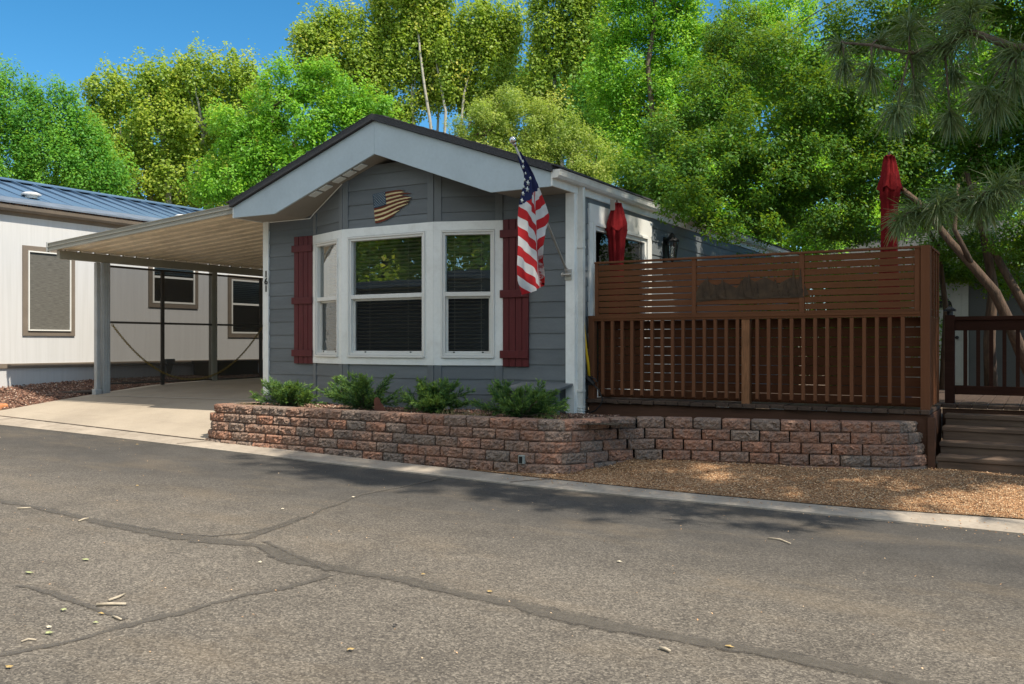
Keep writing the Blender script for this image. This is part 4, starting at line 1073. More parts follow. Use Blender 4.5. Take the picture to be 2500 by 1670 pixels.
mb.build('wall_core', 'dark_room', rw)
mb = MB(); p = PY(1273, 1122, 7.30); mb.box(p.x - .028, p.x + .028, 7.285, 7.34, p.z - .04, p.z + .04); lf = mb.build('wall_light', 'cottage_white', rw, bevel=.004)
mb = MB(); mb.box(p.x - .016, p.x + .018, 7.28, 7.2845, p.z - .032, p.z + .03); mb.build('lens', 'black', lf)

# ------------------------------------------------------------------ shrubs and bed things
def juniper(cx, cy, cz, wdt, hgt, seed, label):
    rng = np.random.default_rng(seed)
    root = thing('juniper_shrub', (cx, cy, cz), label, 'shrub', 'spreading junipers in the planting bed')
    V = []; T = []; stem = MB()
    def plume(pts, full):
        steps = len(pts) - 1
        for q in range(1, steps + 1):
            base = pts[q]; d = unit((pts[q] - pts[q - 1])[None])[0]
            for _ in range(5):
                dd = unit((d * 1.15 + unit(rng.normal(size=(1, 3)))[0] * .6)[None])[0]; nn = unit(np.cross(dd, rng.normal(size=3))[None])[0]; bb = np.cross(nn, dd)
                L = rng.uniform(.05, .11) * (1.2 - .5 * q / steps); W = .0055
                V.append([base, base + dd * L * .35 + bb * W, base + dd * L, base + dd * L * .35 - bb * W]); T.append(.35 + .4 * q / steps + rng.normal(0, .12))
            for _ in range(4 if full else 3):
                side = unit(rng.normal(size=(1, 3)))[0]; sd_ = unit((d * 1.0 + side * .75 + np.array([0, 0, .06]))[None])[0]
                l2 = rng.uniform(.045, .10) * (1.25 - .75 * q / steps); o0 = base + (pts[q - 1] - base) * rng.uniform() + rng.normal(0, .008, 3); nbl = 8
                for j in range(nbl):
                    f = (j + .5) / nbl; c = o0 + sd_ * l2 * f; r2 = unit(rng.normal(size=(1, 3)))[0]; dd = unit((sd_ * 1.5 + r2 * .6)[None])[0]
                    nn = unit(np.cross(dd, rng.normal(size=3))[None])[0]; bb = np.cross(nn, dd); L = .034 * (1.2 - f * .4); W = .0032
                    V.append([c, c + dd * L * .5 + bb * W, c + dd * L, c + dd * L * .5 - bb * W]); T.append(.18 + .35 * f + .35 * q / steps + rng.normal(0, .12))
    nb_ = int(rng.integers(20, 27))
    for k in range(nb_):
        th = rng.uniform(0, 6.28); el = rng.uniform(.0, 1.0) ** 1.5; ln = wdt * .5 * rng.uniform(.6, 1.15) * (1 - .30 * el)
        dx, dy = math.cos(th), math.sin(th) * .60; steps = 8; pts = []
        for q in range(steps + 1):
            t = q / steps
            pts.append(np.array([cx + dx * ln * t, cy + dy * ln * t, cz + .02 + hgt * ((.10 + .62 * el) * t ** .8 + .16 * t * t)]) + rng.normal(0, .008, 3))
        if k < 18: stem.tube([tuple(p) for p in pts[:7]], [.010 * (1 - .1 * j) for j in range(7)], 5)
        plume(pts, True)
        for q in (3, 4, 5, 6):
            d = unit((pts[q] - pts[q - 1])[None])[0]; sdv = unit((d + np.array([-d[1], d[0], 0]) * rng.choice([-1, 1]) * rng.uniform(.4, .9) + np.array([0, 0, rng.uniform(-.05, .22)]))[None])[0]
            l3 = ln * rng.uniform(.22, .42); plume([pts[q] + sdv * l3 * t for t in (0, .33, .66, 1)], False)
    stem.build('branches', 'dark_bark', root)
    quads_mesh('foliage', np.array(V), np.array(T), 'juniper', root); return root
juniper(-7.92, 8.0, .555, .92, .38, 1, 'leftmost juniper, its left half brightly sunlit, beside the house number board')
juniper(-6.72, 8.0, .555, 1.02, .46, 2, 'tallest juniper, in front of the angled left bay window, left of the rust bird cutout')
juniper(-5.72, 8.02, .555, .84, .42, 3, 'juniper below the middle window, just right of the rust bird cutout')
juniper(-4.62, 8.0, .555, .98, .40, 4, 'rightmost juniper, in front of the grey lidded cover by the downspout')
# rusty bird silhouette
p0 = PY(928, 1013, 7.62)
orn = MB(); ol = [(-.075, 0), (.07, 0), (.085, .02), (.055, .075), (.03, .11), (.0, .135), (-.012, .17), (-.03, .188), (-.055, .19), (-.078, .175), (-.088, .14), (-.078, .10), (-.08, .05)]
orn.prism([p0 + Vector((x, 0, z)) for x, z in ol], (0, .008, 0)); oo = orn.build('garden_ornament', 'rust', loc=p0); tag(oo, 'rusty flat metal bird cutout standing in the bed between two junipers', 'garden ornament')
# grey lidded cover against the wall
cv = thing('utility_cover', (-4.9, 8.72, .55), 'low grey painted box cover with sloped lid against the house behind the last juniper', 'cover box')
mb = MB(); mb.prism([(-5.15, 8.50, .805), (-5.15, 8.50, .835), (-5.15, 8.915, .885), (-5.15, 8.915, .855)], (.66, 0, 0)); mb.build('lid', 'trim_grey', cv, bevel=.003)
mb = MB(); mb.box(-5.12, -4.52, 8.56, 8.575, .70, .80); mb.box(-5.12, -5.10, 8.576, 8.9, .70, .80); mb.build('apron', 'skirt_grey', cv)
for x in (-5.11, -4.58):
    mb = MB(); mb.box(x, x + .06, 8.58, 8.64, .54, .803); mb.build('leg', 'trim_grey', cv, bevel=.003)
# yellow hose and black hose connection at the corner
hz = thing('hose_connection', (-4.42, 9.1, .56), 'yellow hose running down beside the downspout into a black valve with a looping black cord', 'hose')
mb = MB(); mb.tube([(-4.425, 9.0, 1.65), (-4.42, 9.03, 1.48), (-4.415, 9.07, 1.27), (-4.41, 9.12, 1.08), (-4.41, 9.145, .93)], .017, 8); mb.build('hose', 'yellow_hose', hz, smooth=True)
mb = MB(); mb.tube([(-4.45, 9.12, .96), (-4.40, 9.12, .92), (-4.34, 9.12, .87)], [.03, .034, .026], 10); mb.tube([(-4.37, 9.1, .95), (-4.31, 9.1, .93), (-4.30, 9.1, .90)], .008, 6); mb.box(-4.42, -4.36, 9.1, 9.13, .86, .96)
mb.build('valve', 'black', hz)
pts = [PY(*q, 9.05) for q in ((1448, 938), (1462, 952), (1471, 975), (1466, 990), (1452, 1003), (1430, 1012), (1404, 1019), (1380, 1026))]
mb = MB(); mb.tube(pts, .008, 7); mb.build('cord', 'black', hz, smooth=True)
# dry grass tufts
rng = np.random.default_rng(31); V = []; T = []
for cx, cy, n in ((-5.35, 7.75, 60), (-5.15, 7.9, 70), (-8.15, 7.6, 110), (-8.3, 7.65, 60), (-4.25, 7.95, 50)):
    for k in range(n):
        b = np.array([cx + rng.normal(0, .09), cy + rng.normal(0, .07), .56]); d = unit((np.array([rng.normal(0, .7), rng.normal(0, .5), .7]))[None])[0]; L = rng.uniform(.03, .10)
        s = unit(np.cross(d, [0, 1, 0.2])[None])[0] * .0022; V.append([b - s, b + s, b + d * L + s * .3, b + d * L - s * .3]); T.append(rng.uniform(0, 1))
gr_ = quads_mesh('dry_grass', np.array(V), np.array(T), 'dry_grass'); tag(gr_, kind='stuff')

# ------------------------------------------------------------------ deck, privacy fence, steps
dk = thing('deck', (-2.6, 10.5, .4), 'dark brown wooden deck with worn board ends showing above the block wall', 'deck')
mb = MB(); rnd = random.Random(9); x = -4.46
while x < -.92:
    wd = .138 + rnd.uniform(-.004, .004); j = rnd.uniform(-.012, .012); zt = .705 + rnd.uniform(-.004, .006)
    mb.box(x + .003, min(x + wd, -.91) - .003, 9.10 + j, 13.4, zt - .038, zt); x += wd
x = -.905
while x < 4.0:
    wd = .138 + rnd.uniform(-.004, .004); mb.box(x + .003, x + wd - .003, 10.16 + rnd.uniform(-.008, .008), 13.4, .667, .705 + rnd.uniform(-.003, .005)); x += wd
mb.build('deck_boards', 'deck_board', dk, bevel=.004)
mb = MB(); mb.box(-4.42, -.91, 9.15, 9.19, .20, .66); mb.box(-.95, -.91, 9.1905, 10.2, .2, .66); mb.box(-.905, 4.0, 10.2, 10.24, .1, .66); mb.build('rim_beam', 'deck_beam', dk, bevel=.004)
mb = MB(); mb.box(-.93, -.865, 9.095, 9.148, .14, .64); mb.build('corner_trim', 'deck_beam', dk, bevel=.004)

fn = thing('privacy_fence', (-2.65, 9.22, .7), 'brown privacy fence of thin horizontal slats above a baluster rail on the deck edge', 'fence')
mb = MB()
panels = ((-4.33, -3.235), (-3.185, -2.115), (-2.065, -1.055))
for x0, x1 in panels:
    for k in range(9):
        z = 2.205 - k * .0685; mb.box(x0, x1, 9.212, 9.232, z - .0600, z)
mb.build('slat_panel', 'fence_wood', fn, bevel=.0025)
mb = MB()
for x0, x1 in ((-4.372, -4.331), (-3.234, -3.186), (-2.114, -2.066), (-1.054, -1.005)): mb.box(x0, x1, 9.205, 9.243, 1.63, 2.222)
mb.box(-4.375, -1.003, 9.195, 9.25, 2.2225, 2.245)
mb.build('slat_frame', 'fence_wood_upright', fn, bevel=.003)
mb = MB(); mb.box(-4.375, -1.0, 9.185, 9.2475, 1.578, 1.6295); mb.box(-4.375, -1.0, 9.178, 9.1845, 1.60, 1.622); mb.build('rail', 'fence_wood', fn, bevel=.003)
bal = None
xs_b = [-4.285 + .1178 * k for k in range(14)] + [-2.548 + .1148 * k for k in range(13)]
for x in xs_b:
    if bal is None:
        mb = MB(); mb.box(x - .0, x + .034, 9.188, 9.222, .757, 1.577)
        mb.prism([(x, 9.222, .756), (x, 9.188, .756), (x, 9.222, .735)], (.034, 0, 0))
        bal = mb.build('baluster', 'fence_wood_upright', fn, bevel=.002); x_first = x
    else:
        o = bal.copy(); COL.objects.link(o); o.parent = fn; o.location = (x - x_first, 0, 0); LOC[o] = LOC[fn]
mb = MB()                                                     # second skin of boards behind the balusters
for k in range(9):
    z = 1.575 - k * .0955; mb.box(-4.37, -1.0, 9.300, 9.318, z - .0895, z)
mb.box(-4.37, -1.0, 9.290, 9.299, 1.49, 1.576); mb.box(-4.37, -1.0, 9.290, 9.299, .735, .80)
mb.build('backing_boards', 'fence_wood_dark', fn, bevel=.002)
mb = MB(); mb.box(-2.695, -2.612, 9.196, 9.285, .69, 1.577); o = mb.build('post', 'fence_post_worn', fn, bevel=.004)
mb = MB(); mb.box(-4.452, -4.376, 9.2, 9.285, .62, 1.64); mb.build('post', 'fence_wood_upright', fn, bevel=.004)
mb = MB(); mb.box(-1.0, -.918, 9.188, 9.27, .70, 2.246); mb.build('post', 'fence_wood_upright', fn, bevel=.004)
mb = MB()                                                     # return side with lattice of slats
for k in range(9):
    z = 2.2 - k * .0685; mb.box(-.95, -.93, 9.271, 10.0, z - .057, z)
for y in (9.275, 9.5, 9.73, 9.965): mb.box(-.9295, -.915, y, y + .04, .73, 2.22)
for k in range(9):
    z = 1.575 - k * .0955; mb.box(-.955, -.937, 9.271, 10.0, z - .083, z)
for k in range(6): mb.box(-.9295, -.912, 9.33 + k * .12, 9.365 + k * .12, .74, 1.575)
mb.box(-.96, -.91, 9.271, 10.02, 2.2225, 2.245)
mb.build('side_panel', 'fence_wood', fn, bevel=.002)
# metal landscape silhouette on the slats
p = Vector((-2.63, 9.19, 1.78)); mb = MB(); rnd = random.Random(15)
def treeshape(x, z0, h, w):
    n = 5; L = []; Rr = []
    for k in range(n):
        t0 = k / n; L.append((x - w * (1 - t0) * rnd.uniform(.8, 1.1), z0 + h * t0)); L.append((x - w * (1 - t0) * .5, z0 + h * (t0 + .6 / n)))
    for k in range(n):
        t0 = k / n; Rr.append((x + w * (1 - t0) * rnd.uniform(.8, 1.1), z0 + h * t0)); Rr.append((x + w * (1 - t0) * .5, z0 + h * (t0 + .6 / n)))
    return L + [(x, z0 + h)] + Rr[::-1]
for x, h, w_ in ((-3.13, .19, .05), (-3.06, .25, .06), (-2.99, .17, .05), (-2.90, .22, .06), (-2.70, .20, .05), (-2.62, .26, .06), (-2.55, .18, .05), (-2.35, .2, .06), (-2.25, .17, .05), (-2.17, .29, .055), (-2.10, .31, .04)):
    mb.prism([Vector((a, 9.203 + rnd.uniform(-.003, .003), b)) for a, b in treeshape(x, 1.785, h, w_)][::-1], (0, .003, 0))
ol = [(-3.19, 1.765), (-2.9, 1.785), (-2.5, 1.78), (-2.06, 1.80), (-2.02, 1.815), (-2.08, 1.96), (-2.2, 1.99), (-2.32, 1.93), (-2.45, 2.0), (-2.56, 1.96), (-2.66, 2.02), (-2.75, 1.90), (-2.88, 1.97), (-2.98, 1.93), (-3.08, 2.0), (-3.15, 1.94), (-3.19, 1.86)]
mb.prism([Vector((a, 9.2085, b)) for a, b in ol], (0, .003, 0))
sg_ = mb.build('metal_silhouette', 'sign_metal', loc=p); tag(sg_, 'dark metal cutout of pine trees hung on the middle slats of the fence', 'wall decoration')
# steps
stp = thing('wooden_steps', (.6, 9.6, .15), 'dark wooden steps rising from the gravel to the deck, streaked with sun', 'steps')
for z, y0, y1 in ((.285, 9.10, 9.42), (.39, 9.40, 9.68), (.515, 9.66, 9.93), (.62, 9.91, 10.155)):
    mb = MB(); mb.box(-.86, 3.2, y0, y1, z - .04, z); mb.build('tread', 'stair_wood', stp, bevel=.006)
    mb = MB(); mb.box(-.85, 3.2, y0 + .02, y0 + .045, max(.02, z - .19), z - .0405); mb.build('riser', 'stair_wood', stp, bevel=.003)
# railing at the head of the steps
gt = thing('deck_railing', (.5, 10.35, .7), 'dark wooden railing with square balusters at the head of the steps', 'railing')
mb = MB(); mb.box(-.87, 3.5, 10.31, 10.39, 1.565, 1.605); mb.box(-.80, 3.5, 10.33, 10.37, 1.46, 1.564); mb.build('top_rail', 'railing_wood', gt, bevel=.004)
mb = MB(); mb.box(-.80, 3.5, 10.33, 10.37, .80, .89); mb.build('bottom_rail', 'railing_wood', gt, bevel=.004)
mb = MB(); mb.box(-.89, -.80, 10.305, 10.395, .70, 1.62); mb.build('post', 'railing_wood', gt, bevel=.004)
mb = MB(); mb.prism([(-.90, 10.295, 1.66), (-.79, 10.295, 1.66), (-.79, 10.405, 1.66), (-.90, 10.405, 1.66)], (0, 0, .02)); mb.tube([(-.845, 10.35, 1.62), (-.845, 10.35, 1.66)], .03, 10); mb.tube([(-.845, 10.35, 1.68), (-.845, 10.35, 1.71)], [.05, .015], 8); mb.build('post_cap', 'black', gt)
bal = None
for k in range(34):
    x = -.72 + k * .118
    if bal is None:
        mb = MB(); mb.box(x, x + .036, 10.334, 10.366, .89, 1.46); bal = mb.build('baluster', 'railing_wood', gt); x_first = x
    else:
        o = bal.copy(); COL.objects.link(o); o.parent = gt; o.location = (x - x_first, 0, 0); LOC[o] = LOC[gt]

# closed umbrellas
def umbrella(px, y0, ztop, zlow, zbase, seed, label):
    p = PY(px, 600, y0); x = p.x; rng = random.Random(seed)
    root = thing('closed_umbrella', (x, y0, zbase), label, 'umbrella', 'closed red patio umbrellas on the deck')
    mb = MB(); mb.tube([(x, y0, zbase), (x, y0, ztop + .02)], .02, 10); mb.tube([(x, y0, ztop), (x, y0, ztop + .05)], [.022, .008], 8); mb.build('pole', 'bronze', root)
    mb = MB(); mb.tube([(x, y0, zbase), (x, y0, zbase + .06)], [.24, .22], 16); mb.build('base', 'dark_grey', root)
    n = 32; rows = 24; vs = []; H = ztop - zlow
    for j in range(rows + 1):
        t = j / rows; z = ztop - H * t
        r0 = .040 + .040 * min(1, t * 8) + .010 * math.sin(t * 6 + seed) + .006 * t
        if abs(t - .20) < .06: r0 += .012
        for i in range(n):
            th = 2 * math.pi * i / n; r = r0 * (1 + .22 * math.sin(th * 8 + t * 2.0 + seed) + .10 * math.sin(th * 3 + t * 7)); vs.append((x + r * math.cos(th), y0 + r * math.sin(th), z + .01 * math.sin(th * 5)))
    fs = [(j * n + i, j * n + (i + 1) % n, (j + 1) * n + (i + 1) % n, (j + 1) * n + i) for j in range(rows) for i in range(n)]
    fs.append(tuple(range(n))); vs.append((x, y0, ztop + .025)); fs += [(i, (i + 1) % n, len(vs) - 1) for i in range(n)]; fs.pop(-n - 1); mb = MB(); mb.mesh(vs, fs); mb.build('canopy', 'red_cloth', root, smooth=True)
    mb = MB()                                                 # loose flap of the vent near the top
    zf = ztop - H * .17; fl_ = []
    for i in range(13):
        th = -2.6 + i * .33; fl_ += [(x + (.078) * math.cos(th), y0 + .078 * math.sin(th), zf + .12), (x + (.118 + .03 * math.sin(i * 2.3 + seed)) * math.cos(th), y0 + (.118 + .03 * math.sin(i * 2.3 + seed)) * math.sin(th), zf - .06 - .03 * math.sin(i * 1.7))]
    mb.mesh(fl_, [(2 * i, 2 * i + 1, 2 * i + 3, 2 * i + 2) for i in range(12)]); mb.build('flap', 'red_cloth', root, smooth=True)
    return root
ua = umbrella(1506, 9.75, 2.97, 1.55, .7, 1, 'closed red umbrella in front of the patio door, crumpled near its top')
ub = umbrella(2171, 10.5, 3.36, 1.6, .7, 2, 'taller closed red umbrella standing under the tree at the right end of the fence')
p = PY(1503, 495, 9.75); mb = MB(); mb.box(p.x - .03, p.x + .03, 9.66, 9.665, p.z - .10, p.z + .03); mb.build('tag', 'soffit', ua)

# cottage in the background
ct = thing('grey_cottage', (0, 20, .5), 'dark grey cottage with a white arched-light door in deep shade beyond the railing', 'house')
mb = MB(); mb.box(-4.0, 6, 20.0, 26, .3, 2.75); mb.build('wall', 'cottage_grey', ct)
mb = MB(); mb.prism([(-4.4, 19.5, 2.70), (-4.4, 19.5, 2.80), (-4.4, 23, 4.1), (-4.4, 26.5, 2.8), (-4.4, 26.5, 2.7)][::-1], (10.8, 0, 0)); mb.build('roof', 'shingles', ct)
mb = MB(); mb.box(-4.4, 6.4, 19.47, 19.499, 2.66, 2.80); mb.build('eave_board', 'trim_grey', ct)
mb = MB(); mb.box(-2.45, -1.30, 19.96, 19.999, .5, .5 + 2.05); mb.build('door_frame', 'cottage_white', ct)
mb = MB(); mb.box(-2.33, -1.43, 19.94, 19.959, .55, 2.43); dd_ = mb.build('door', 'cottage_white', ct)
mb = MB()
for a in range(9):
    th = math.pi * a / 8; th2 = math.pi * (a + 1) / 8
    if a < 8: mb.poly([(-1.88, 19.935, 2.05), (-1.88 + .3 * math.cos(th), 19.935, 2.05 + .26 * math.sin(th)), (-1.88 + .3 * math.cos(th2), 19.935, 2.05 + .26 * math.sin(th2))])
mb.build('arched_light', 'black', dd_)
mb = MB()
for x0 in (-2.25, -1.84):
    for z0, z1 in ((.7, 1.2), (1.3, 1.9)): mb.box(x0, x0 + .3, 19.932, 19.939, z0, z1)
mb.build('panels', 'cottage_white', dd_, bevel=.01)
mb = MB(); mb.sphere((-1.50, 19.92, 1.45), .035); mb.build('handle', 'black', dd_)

# ------------------------------------------------------------------ trees
def limb(mb, a, b, r0, r1, seed, n=6, bend=.12, k=7):
    rng = random.Random(seed); a, b = Vector(a), Vector(b); L = (b - a).length; off = Vector((rng.uniform(-1, 1), rng.uniform(-1, 1), rng.uniform(-.3, .6))) * L * bend
    pts = []; rs = []
    for i in range(n + 1):
        t = i / n; pts.append(a.lerp(b, t) + off * math.sin(math.pi * t) + Vector((rng.uniform(-1, 1), rng.uniform(-1, 1), 0)) * L * .012); rs.append(r0 + (r1 - r0) * t)
    mb.tube(pts, rs, k); return pts
def tree(name, label, cat, lobes, d, mat, barkm, seed, base, leaf=.12, per=90, dens=1.0, csize=.55, vz=1.0, aspect=.62, trunk_r=.2, nlimb=26, group='trees around the homes', upb=.4, fork=.3, spread=1.0, tint0=.45):
    """lobes: (px, py, rx_px, ry_px, depth offset) seen in the photo at distance d, made into world ellipsoids"""
    rng = np.random.default_rng(seed); sc = d / F
    E = []
    for lb in lobes:
        px, py, rx, ry = lb[:4]; dd = d + (lb[4] if len(lb) > 4 else 0); c = PD(px, py, dd); E.append((np.array(c), np.array([rx * dd / F, rx * dd / F * .85, ry * dd / F])))
    base = Vector(base); root = thing(name, base, label, cat, group)
    area = np.array([e[1][0] * e[1][2] for e in E]); pr = area / area.sum()
    per = int(per * 1.9); leaf *= .80; ncl = int(3.5 * dens * area.sum() * 3.3 / (csize * csize * .35) / 2.2)
    cc = []; Rn = []
    for i in rng.choice(len(E), ncl, p=pr):
        c, r = E[i]; dv = rng.normal(size=3); dv /= np.linalg.norm(dv); rr_ = rng.uniform(.25, 1) ** .40
        cc.append(c + dv * r * rr_); Rn.append(dv)
    cc = np.array(cc); Rn = np.array(Rn)
    cs = csize * rng.uniform(.55, 1.25, ncl); ct_ = rng.normal(0, .18, ncl)
    n = per * ncl; ids = np.repeat(np.arange(ncl), per)
    off = rng.normal(size=(n, 3)); off = unit(off) * (np.abs(rng.uniform(0, 1, (n, 1))) ** .36); off *= np.where(rng.uniform(size=(n, 1)) < .06, 1.35 * spread, 1.0)
    sclv = np.stack([cs * .62, cs * .62, cs * .62 * vz], 1)[ids]
    # clumps lean outwards and up, narrowing to a tip
    tipz = off[:, 2:3]; off2 = off.copy(); off2[:, :2] *= np.clip(1.0 - .45 * np.clip(tipz, -.5, 1) * (vz > 1.2), .3, 1.4)
    C = cc[ids] + off2 * sclv + Rn[ids] * (tipz * cs[ids][:, None] * .15)
    nrm = unit(off * .45 + Rn[ids] * .35 + np.array([.25, 0, upb + .25]) + rng.normal(size=(n, 3)) * .55)
    size = leaf * rng.uniform(.6, 1.3, n)
    T = tint0 + ct_[ids] + rng.normal(0, .12, n) + .10 * off[:, 2]
    quads_mesh('crown', leaf_quads(rng, C, nrm, size, aspect), T, mat, root)
    mb = MB(); top = Vector(np.average([e[0] for e in E], axis=0, weights=pr)); fk = base.lerp(top, fork); tr_pts = limb(mb, base, fk, trunk_r, trunk_r * .75, seed, 6, .05, 10)
    e0 = sorted(range(len(E)), key=lambda i: -area[i])[:7]; hubs = []
    for q, i in enumerate(e0):
        c = Vector(E[i][0]); c.z -= E[i][1][2] * .3; limb(mb, fk, c, trunk_r * .55, trunk_r * .22, seed * 31 + q, 7, .10, 7); hubs.append(c)
    pick = rng.choice(ncl, min(nlimb, ncl), replace=False)
    for q, i in enumerate(pick):
        h = min(hubs, key=lambda c: (c - Vector(cc[i])).length); limb(mb, h, cc[i], trunk_r * .2, trunk_r * .05, seed * 77 + q, 5, .12, 5)
    mb.build('trunk', barkm, root, smooth=True)
    return root

def gbase(px, d, z=.4): p = PD(px, 900, d); return (p.x, p.y, z)
# far row, left to right
tree('ash_tree', 'dark green upright tree at the far left above the blue roof', 'tree',
     [(20, 260, 55, 90), (70, 300, 60, 85), (150, 310, 55, 75), (30, 420, 90, 90), (130, 410, 100, 85), (215, 420, 90, 90), (285, 450, 60, 60), (-60, 330, 80, 120), (20, 190, 22, 40), (75, 225, 24, 40), (110, 225, 16, 30), (172, 255, 16, 40), (135, 245, 18, 40), (220, 350, 45, 60)],
     30, 'dark_ash_leaf', 'dark_bark', 41, gbase(60, 30), .13, 80, 1.0, .6, 1.7, .5, .18, 20)
tree('poplar_tree', 'broad yellow-green poplar with pale limbs between the dark left tree and the bright ash', 'tree',
     [(262, 235, 55, 60), (330, 210, 60, 50), (405, 205, 60, 55), (480, 190, 60, 55), (555, 185, 65, 50), (620, 205, 50, 50), (300, 330, 80, 90), (400, 320, 90, 90), (500, 300, 90, 90), (590, 300, 80, 80), (240, 310, 40, 70), (330, 430, 80, 70), (440, 440, 100, 80), (560, 430, 90, 90), (505, 160, 25, 25), (575, 160, 25, 25)],
     34, 'poplar_leaf', 'pale_bark', 42, gbase(430, 34), .15, 80, .9, .75, 1.5, .75, .3, 34, fork=.45)
tree('ash_tree', 'bright green rounded ash directly left of the gable', 'tree',
     [(560, 320, 60, 55), (660, 250, 60, 60), (730, 210, 55, 50), (790, 200, 50, 45), (850, 240, 60, 50), (915, 270, 50, 45), (620, 350, 80, 70), (720, 320, 90, 80), (820, 320, 80, 70), (900, 330, 60, 50), (560, 430, 80, 70), (660, 430, 90, 70), (760, 420, 80, 60), (690, 160, 22, 22), (760, 165, 20, 20), (500, 440, 40, 60), (940, 300, 40, 40)],
     24, 'ash_leaf', 'dark_bark', 43, gbase(720, 24), .12, 85, 1.0, .55, 1.0, .5, .2, 24)
tree('poplar_tree', 'tall yellow poplar cluster rising behind the gable with sky between its pale stems', 'tree',
     [(750, 110, 40, 60), (795, 75, 35, 50), (850, 70, 45, 55), (880, 150, 60, 60), (800, 160, 60, 50), (920, 30, 16, 60), (925, 110, 30, 50), (975, 45, 40, 70), (1050, 30, 45, 80), (1085, 60, 30, 80), (1010, 130, 60, 60), (1090, 150, 60, 60), (1165, 70, 55, 60), (1215, 90, 45, 60), (1240, 130, 30, 50), (1180, 170, 60, 60), (960, 200, 45, 40), (1080, 215, 50, 35), (1200, 230, 50, 50), (900, 220, 40, 40), (1010, -40, 120, 40), (985, 300, 35, 25), (1150, 250, 35, 35), (960, 120, 40, 60), (1030, 60, 40, 60), (1060, 200, 45, 40), (930, 180, 40, 40), (1130, 120, 40, 60), (980, 250, 40, 30), (1250, 60, 30, 60), (1040, 110, 40, 50), (1130, 210, 40, 40), (1035, 240, 30, 22), (940, 260, 40, 40)],
     36, 'poplar_leaf', 'pale_bark', 44, gbase(1105, 36), .15, 80, 1.25, .75, 1.7, .75, .15, 40, fork=.40)
tree('poplar_tree', 'narrow tall poplar with a shadowed right side above the flag finial', 'tree',
     [(1330, 60, 35, 60), (1385, 20, 45, 70), (1440, 60, 45, 80), (1310, 140, 30, 50), (1350, 180, 50, 60), (1420, 170, 50, 60), (1300, 220, 35, 40), (1380, -60, 60, 50), (1460, 0, 40, 70), (1440, 260, 50, 50), (1360, 270, 50, 40), (1345, 110, 45, 60), (1400, 100, 50, 60), (1480, 120, 50, 80), (1330, 0, 35, 50)],
     34, 'poplar_leaf', 'pale_bark', 45, gbase(1390, 34), .15, 80, 1.1, .75, 1.6, .75, .18, 24, fork=.45, tint0=.38)
tree('willow_tree', 'fine-leaved olive-yellow tree just behind the right slope of the roof', 'tree',
     [(1140, 330, 45, 40), (1200, 300, 60, 55), (1280, 310, 65, 60), (1360, 340, 65, 60), (1180, 380, 70, 45), (1270, 400, 80, 55), (1370, 420, 80, 60), (1450, 390, 60, 60), (1240, 250, 40, 30), (1330, 260, 40, 35), (1420, 480, 90, 60), (1110, 380, 30, 40)],
     22, 'willow_leaf', 'dark_bark', 46, gbase(1290, 22), .085, 120, 1.0, .45, 1.0, .42, .15, 22)
tree('ash_tree', 'bright green tall tree in the top middle right behind the house', 'tree',
     [(1500, 60, 55, 80), (1560, 40, 60, 70), (1640, 30, 70, 70), (1720, 30, 70, 70), (1540, 160, 70, 70), (1640, 150, 80, 80), (1740, 140, 80, 80), (1500, 270, 60, 70), (1600, 270, 90, 80), (1710, 280, 90, 80), (1520, 370, 70, 60), (1650, 390, 90, 70), (1600, -50, 140, 50), (1820, 60, 60, 80), (1850, 180, 70, 80), (1920, 40, 70, 70), (1480, 180, 60, 70), (1760, 360, 90, 70)],
     25, 'ash_leaf', 'dark_bark', 47, gbase(1650, 25), .12, 85, 1.0, .6, 1.1, .5, .22, 30, tint0=.5)
tree('ash_tree', 'light green tree at the far right behind the pine boughs', 'tree',
     [(1940, 110, 70, 80), (2030, 150, 70, 70), (1960, 230, 80, 80), (2080, 260, 80, 80), (2220, 60, 80, 80), (2330, 60, 90, 80), (2440, 80, 80, 90), (2200, 180, 90, 90), (2320, 200, 100, 90), (2450, 230, 80, 90), (2550, 150, 80, 150), (2000, 360, 90, 80), (2200, 340, 90, 80)],
     24, 'ash_leaf', 'dark_bark', 48, gbase(2200, 24), .12, 80, .95, .6, 1.0, .5, .22, 28, tint0=.52)
tree('ash_tree', 'bright low tree glimpsed beyond the deck between the two umbrellas', 'tree',
     [(1620, 520, 70, 60), (1720, 540, 70, 60), (1830, 540, 80, 60), (1950, 540, 80, 60), (2060, 560, 80, 60), (1900, 450, 120, 60), (1700, 460, 80, 50), (2180, 560, 90, 70), (2300, 520, 90, 80), (1800, 620, 120, 50), (2000, 630, 120, 50), (2200, 640, 120, 50), (2420, 560, 90, 90)],
     21, 'ash_leaf', 'dark_bark', 49, gbase(1900, 21), .11, 80, 1.3, .55, 1.0, .5, .14, 14, tint0=.6)
tree('dark_shrub', 'dense dark shrub low behind the left half of the fence', 'shrub',
     [(1700, 700, 110, 90), (1850, 700, 110, 90), (1760, 800, 140, 90), (1900, 820, 120, 80), (1640, 800, 80, 90)], 15.5, 'near_leaf', 'dark_bark', 71, gbase(1780, 15.5), .07, 80, .55, .45, 1.0, .5, .05, 6, group='shrubs behind the deck', tint0=.3)
tree('dark_shrub', 'dense dark shrub low behind the right half of the fence', 'shrub',
     [(2000, 690, 110, 90), (2140, 690, 110, 90), (2060, 800, 140, 90), (2200, 800, 120, 90), (2260, 650, 60, 70)], 15, 'near_leaf', 'dark_bark', 72, gbase(2100, 15), .07, 80, .55, .45, 1.0, .5, .05, 6, group='shrubs behind the deck', tint0=.3)
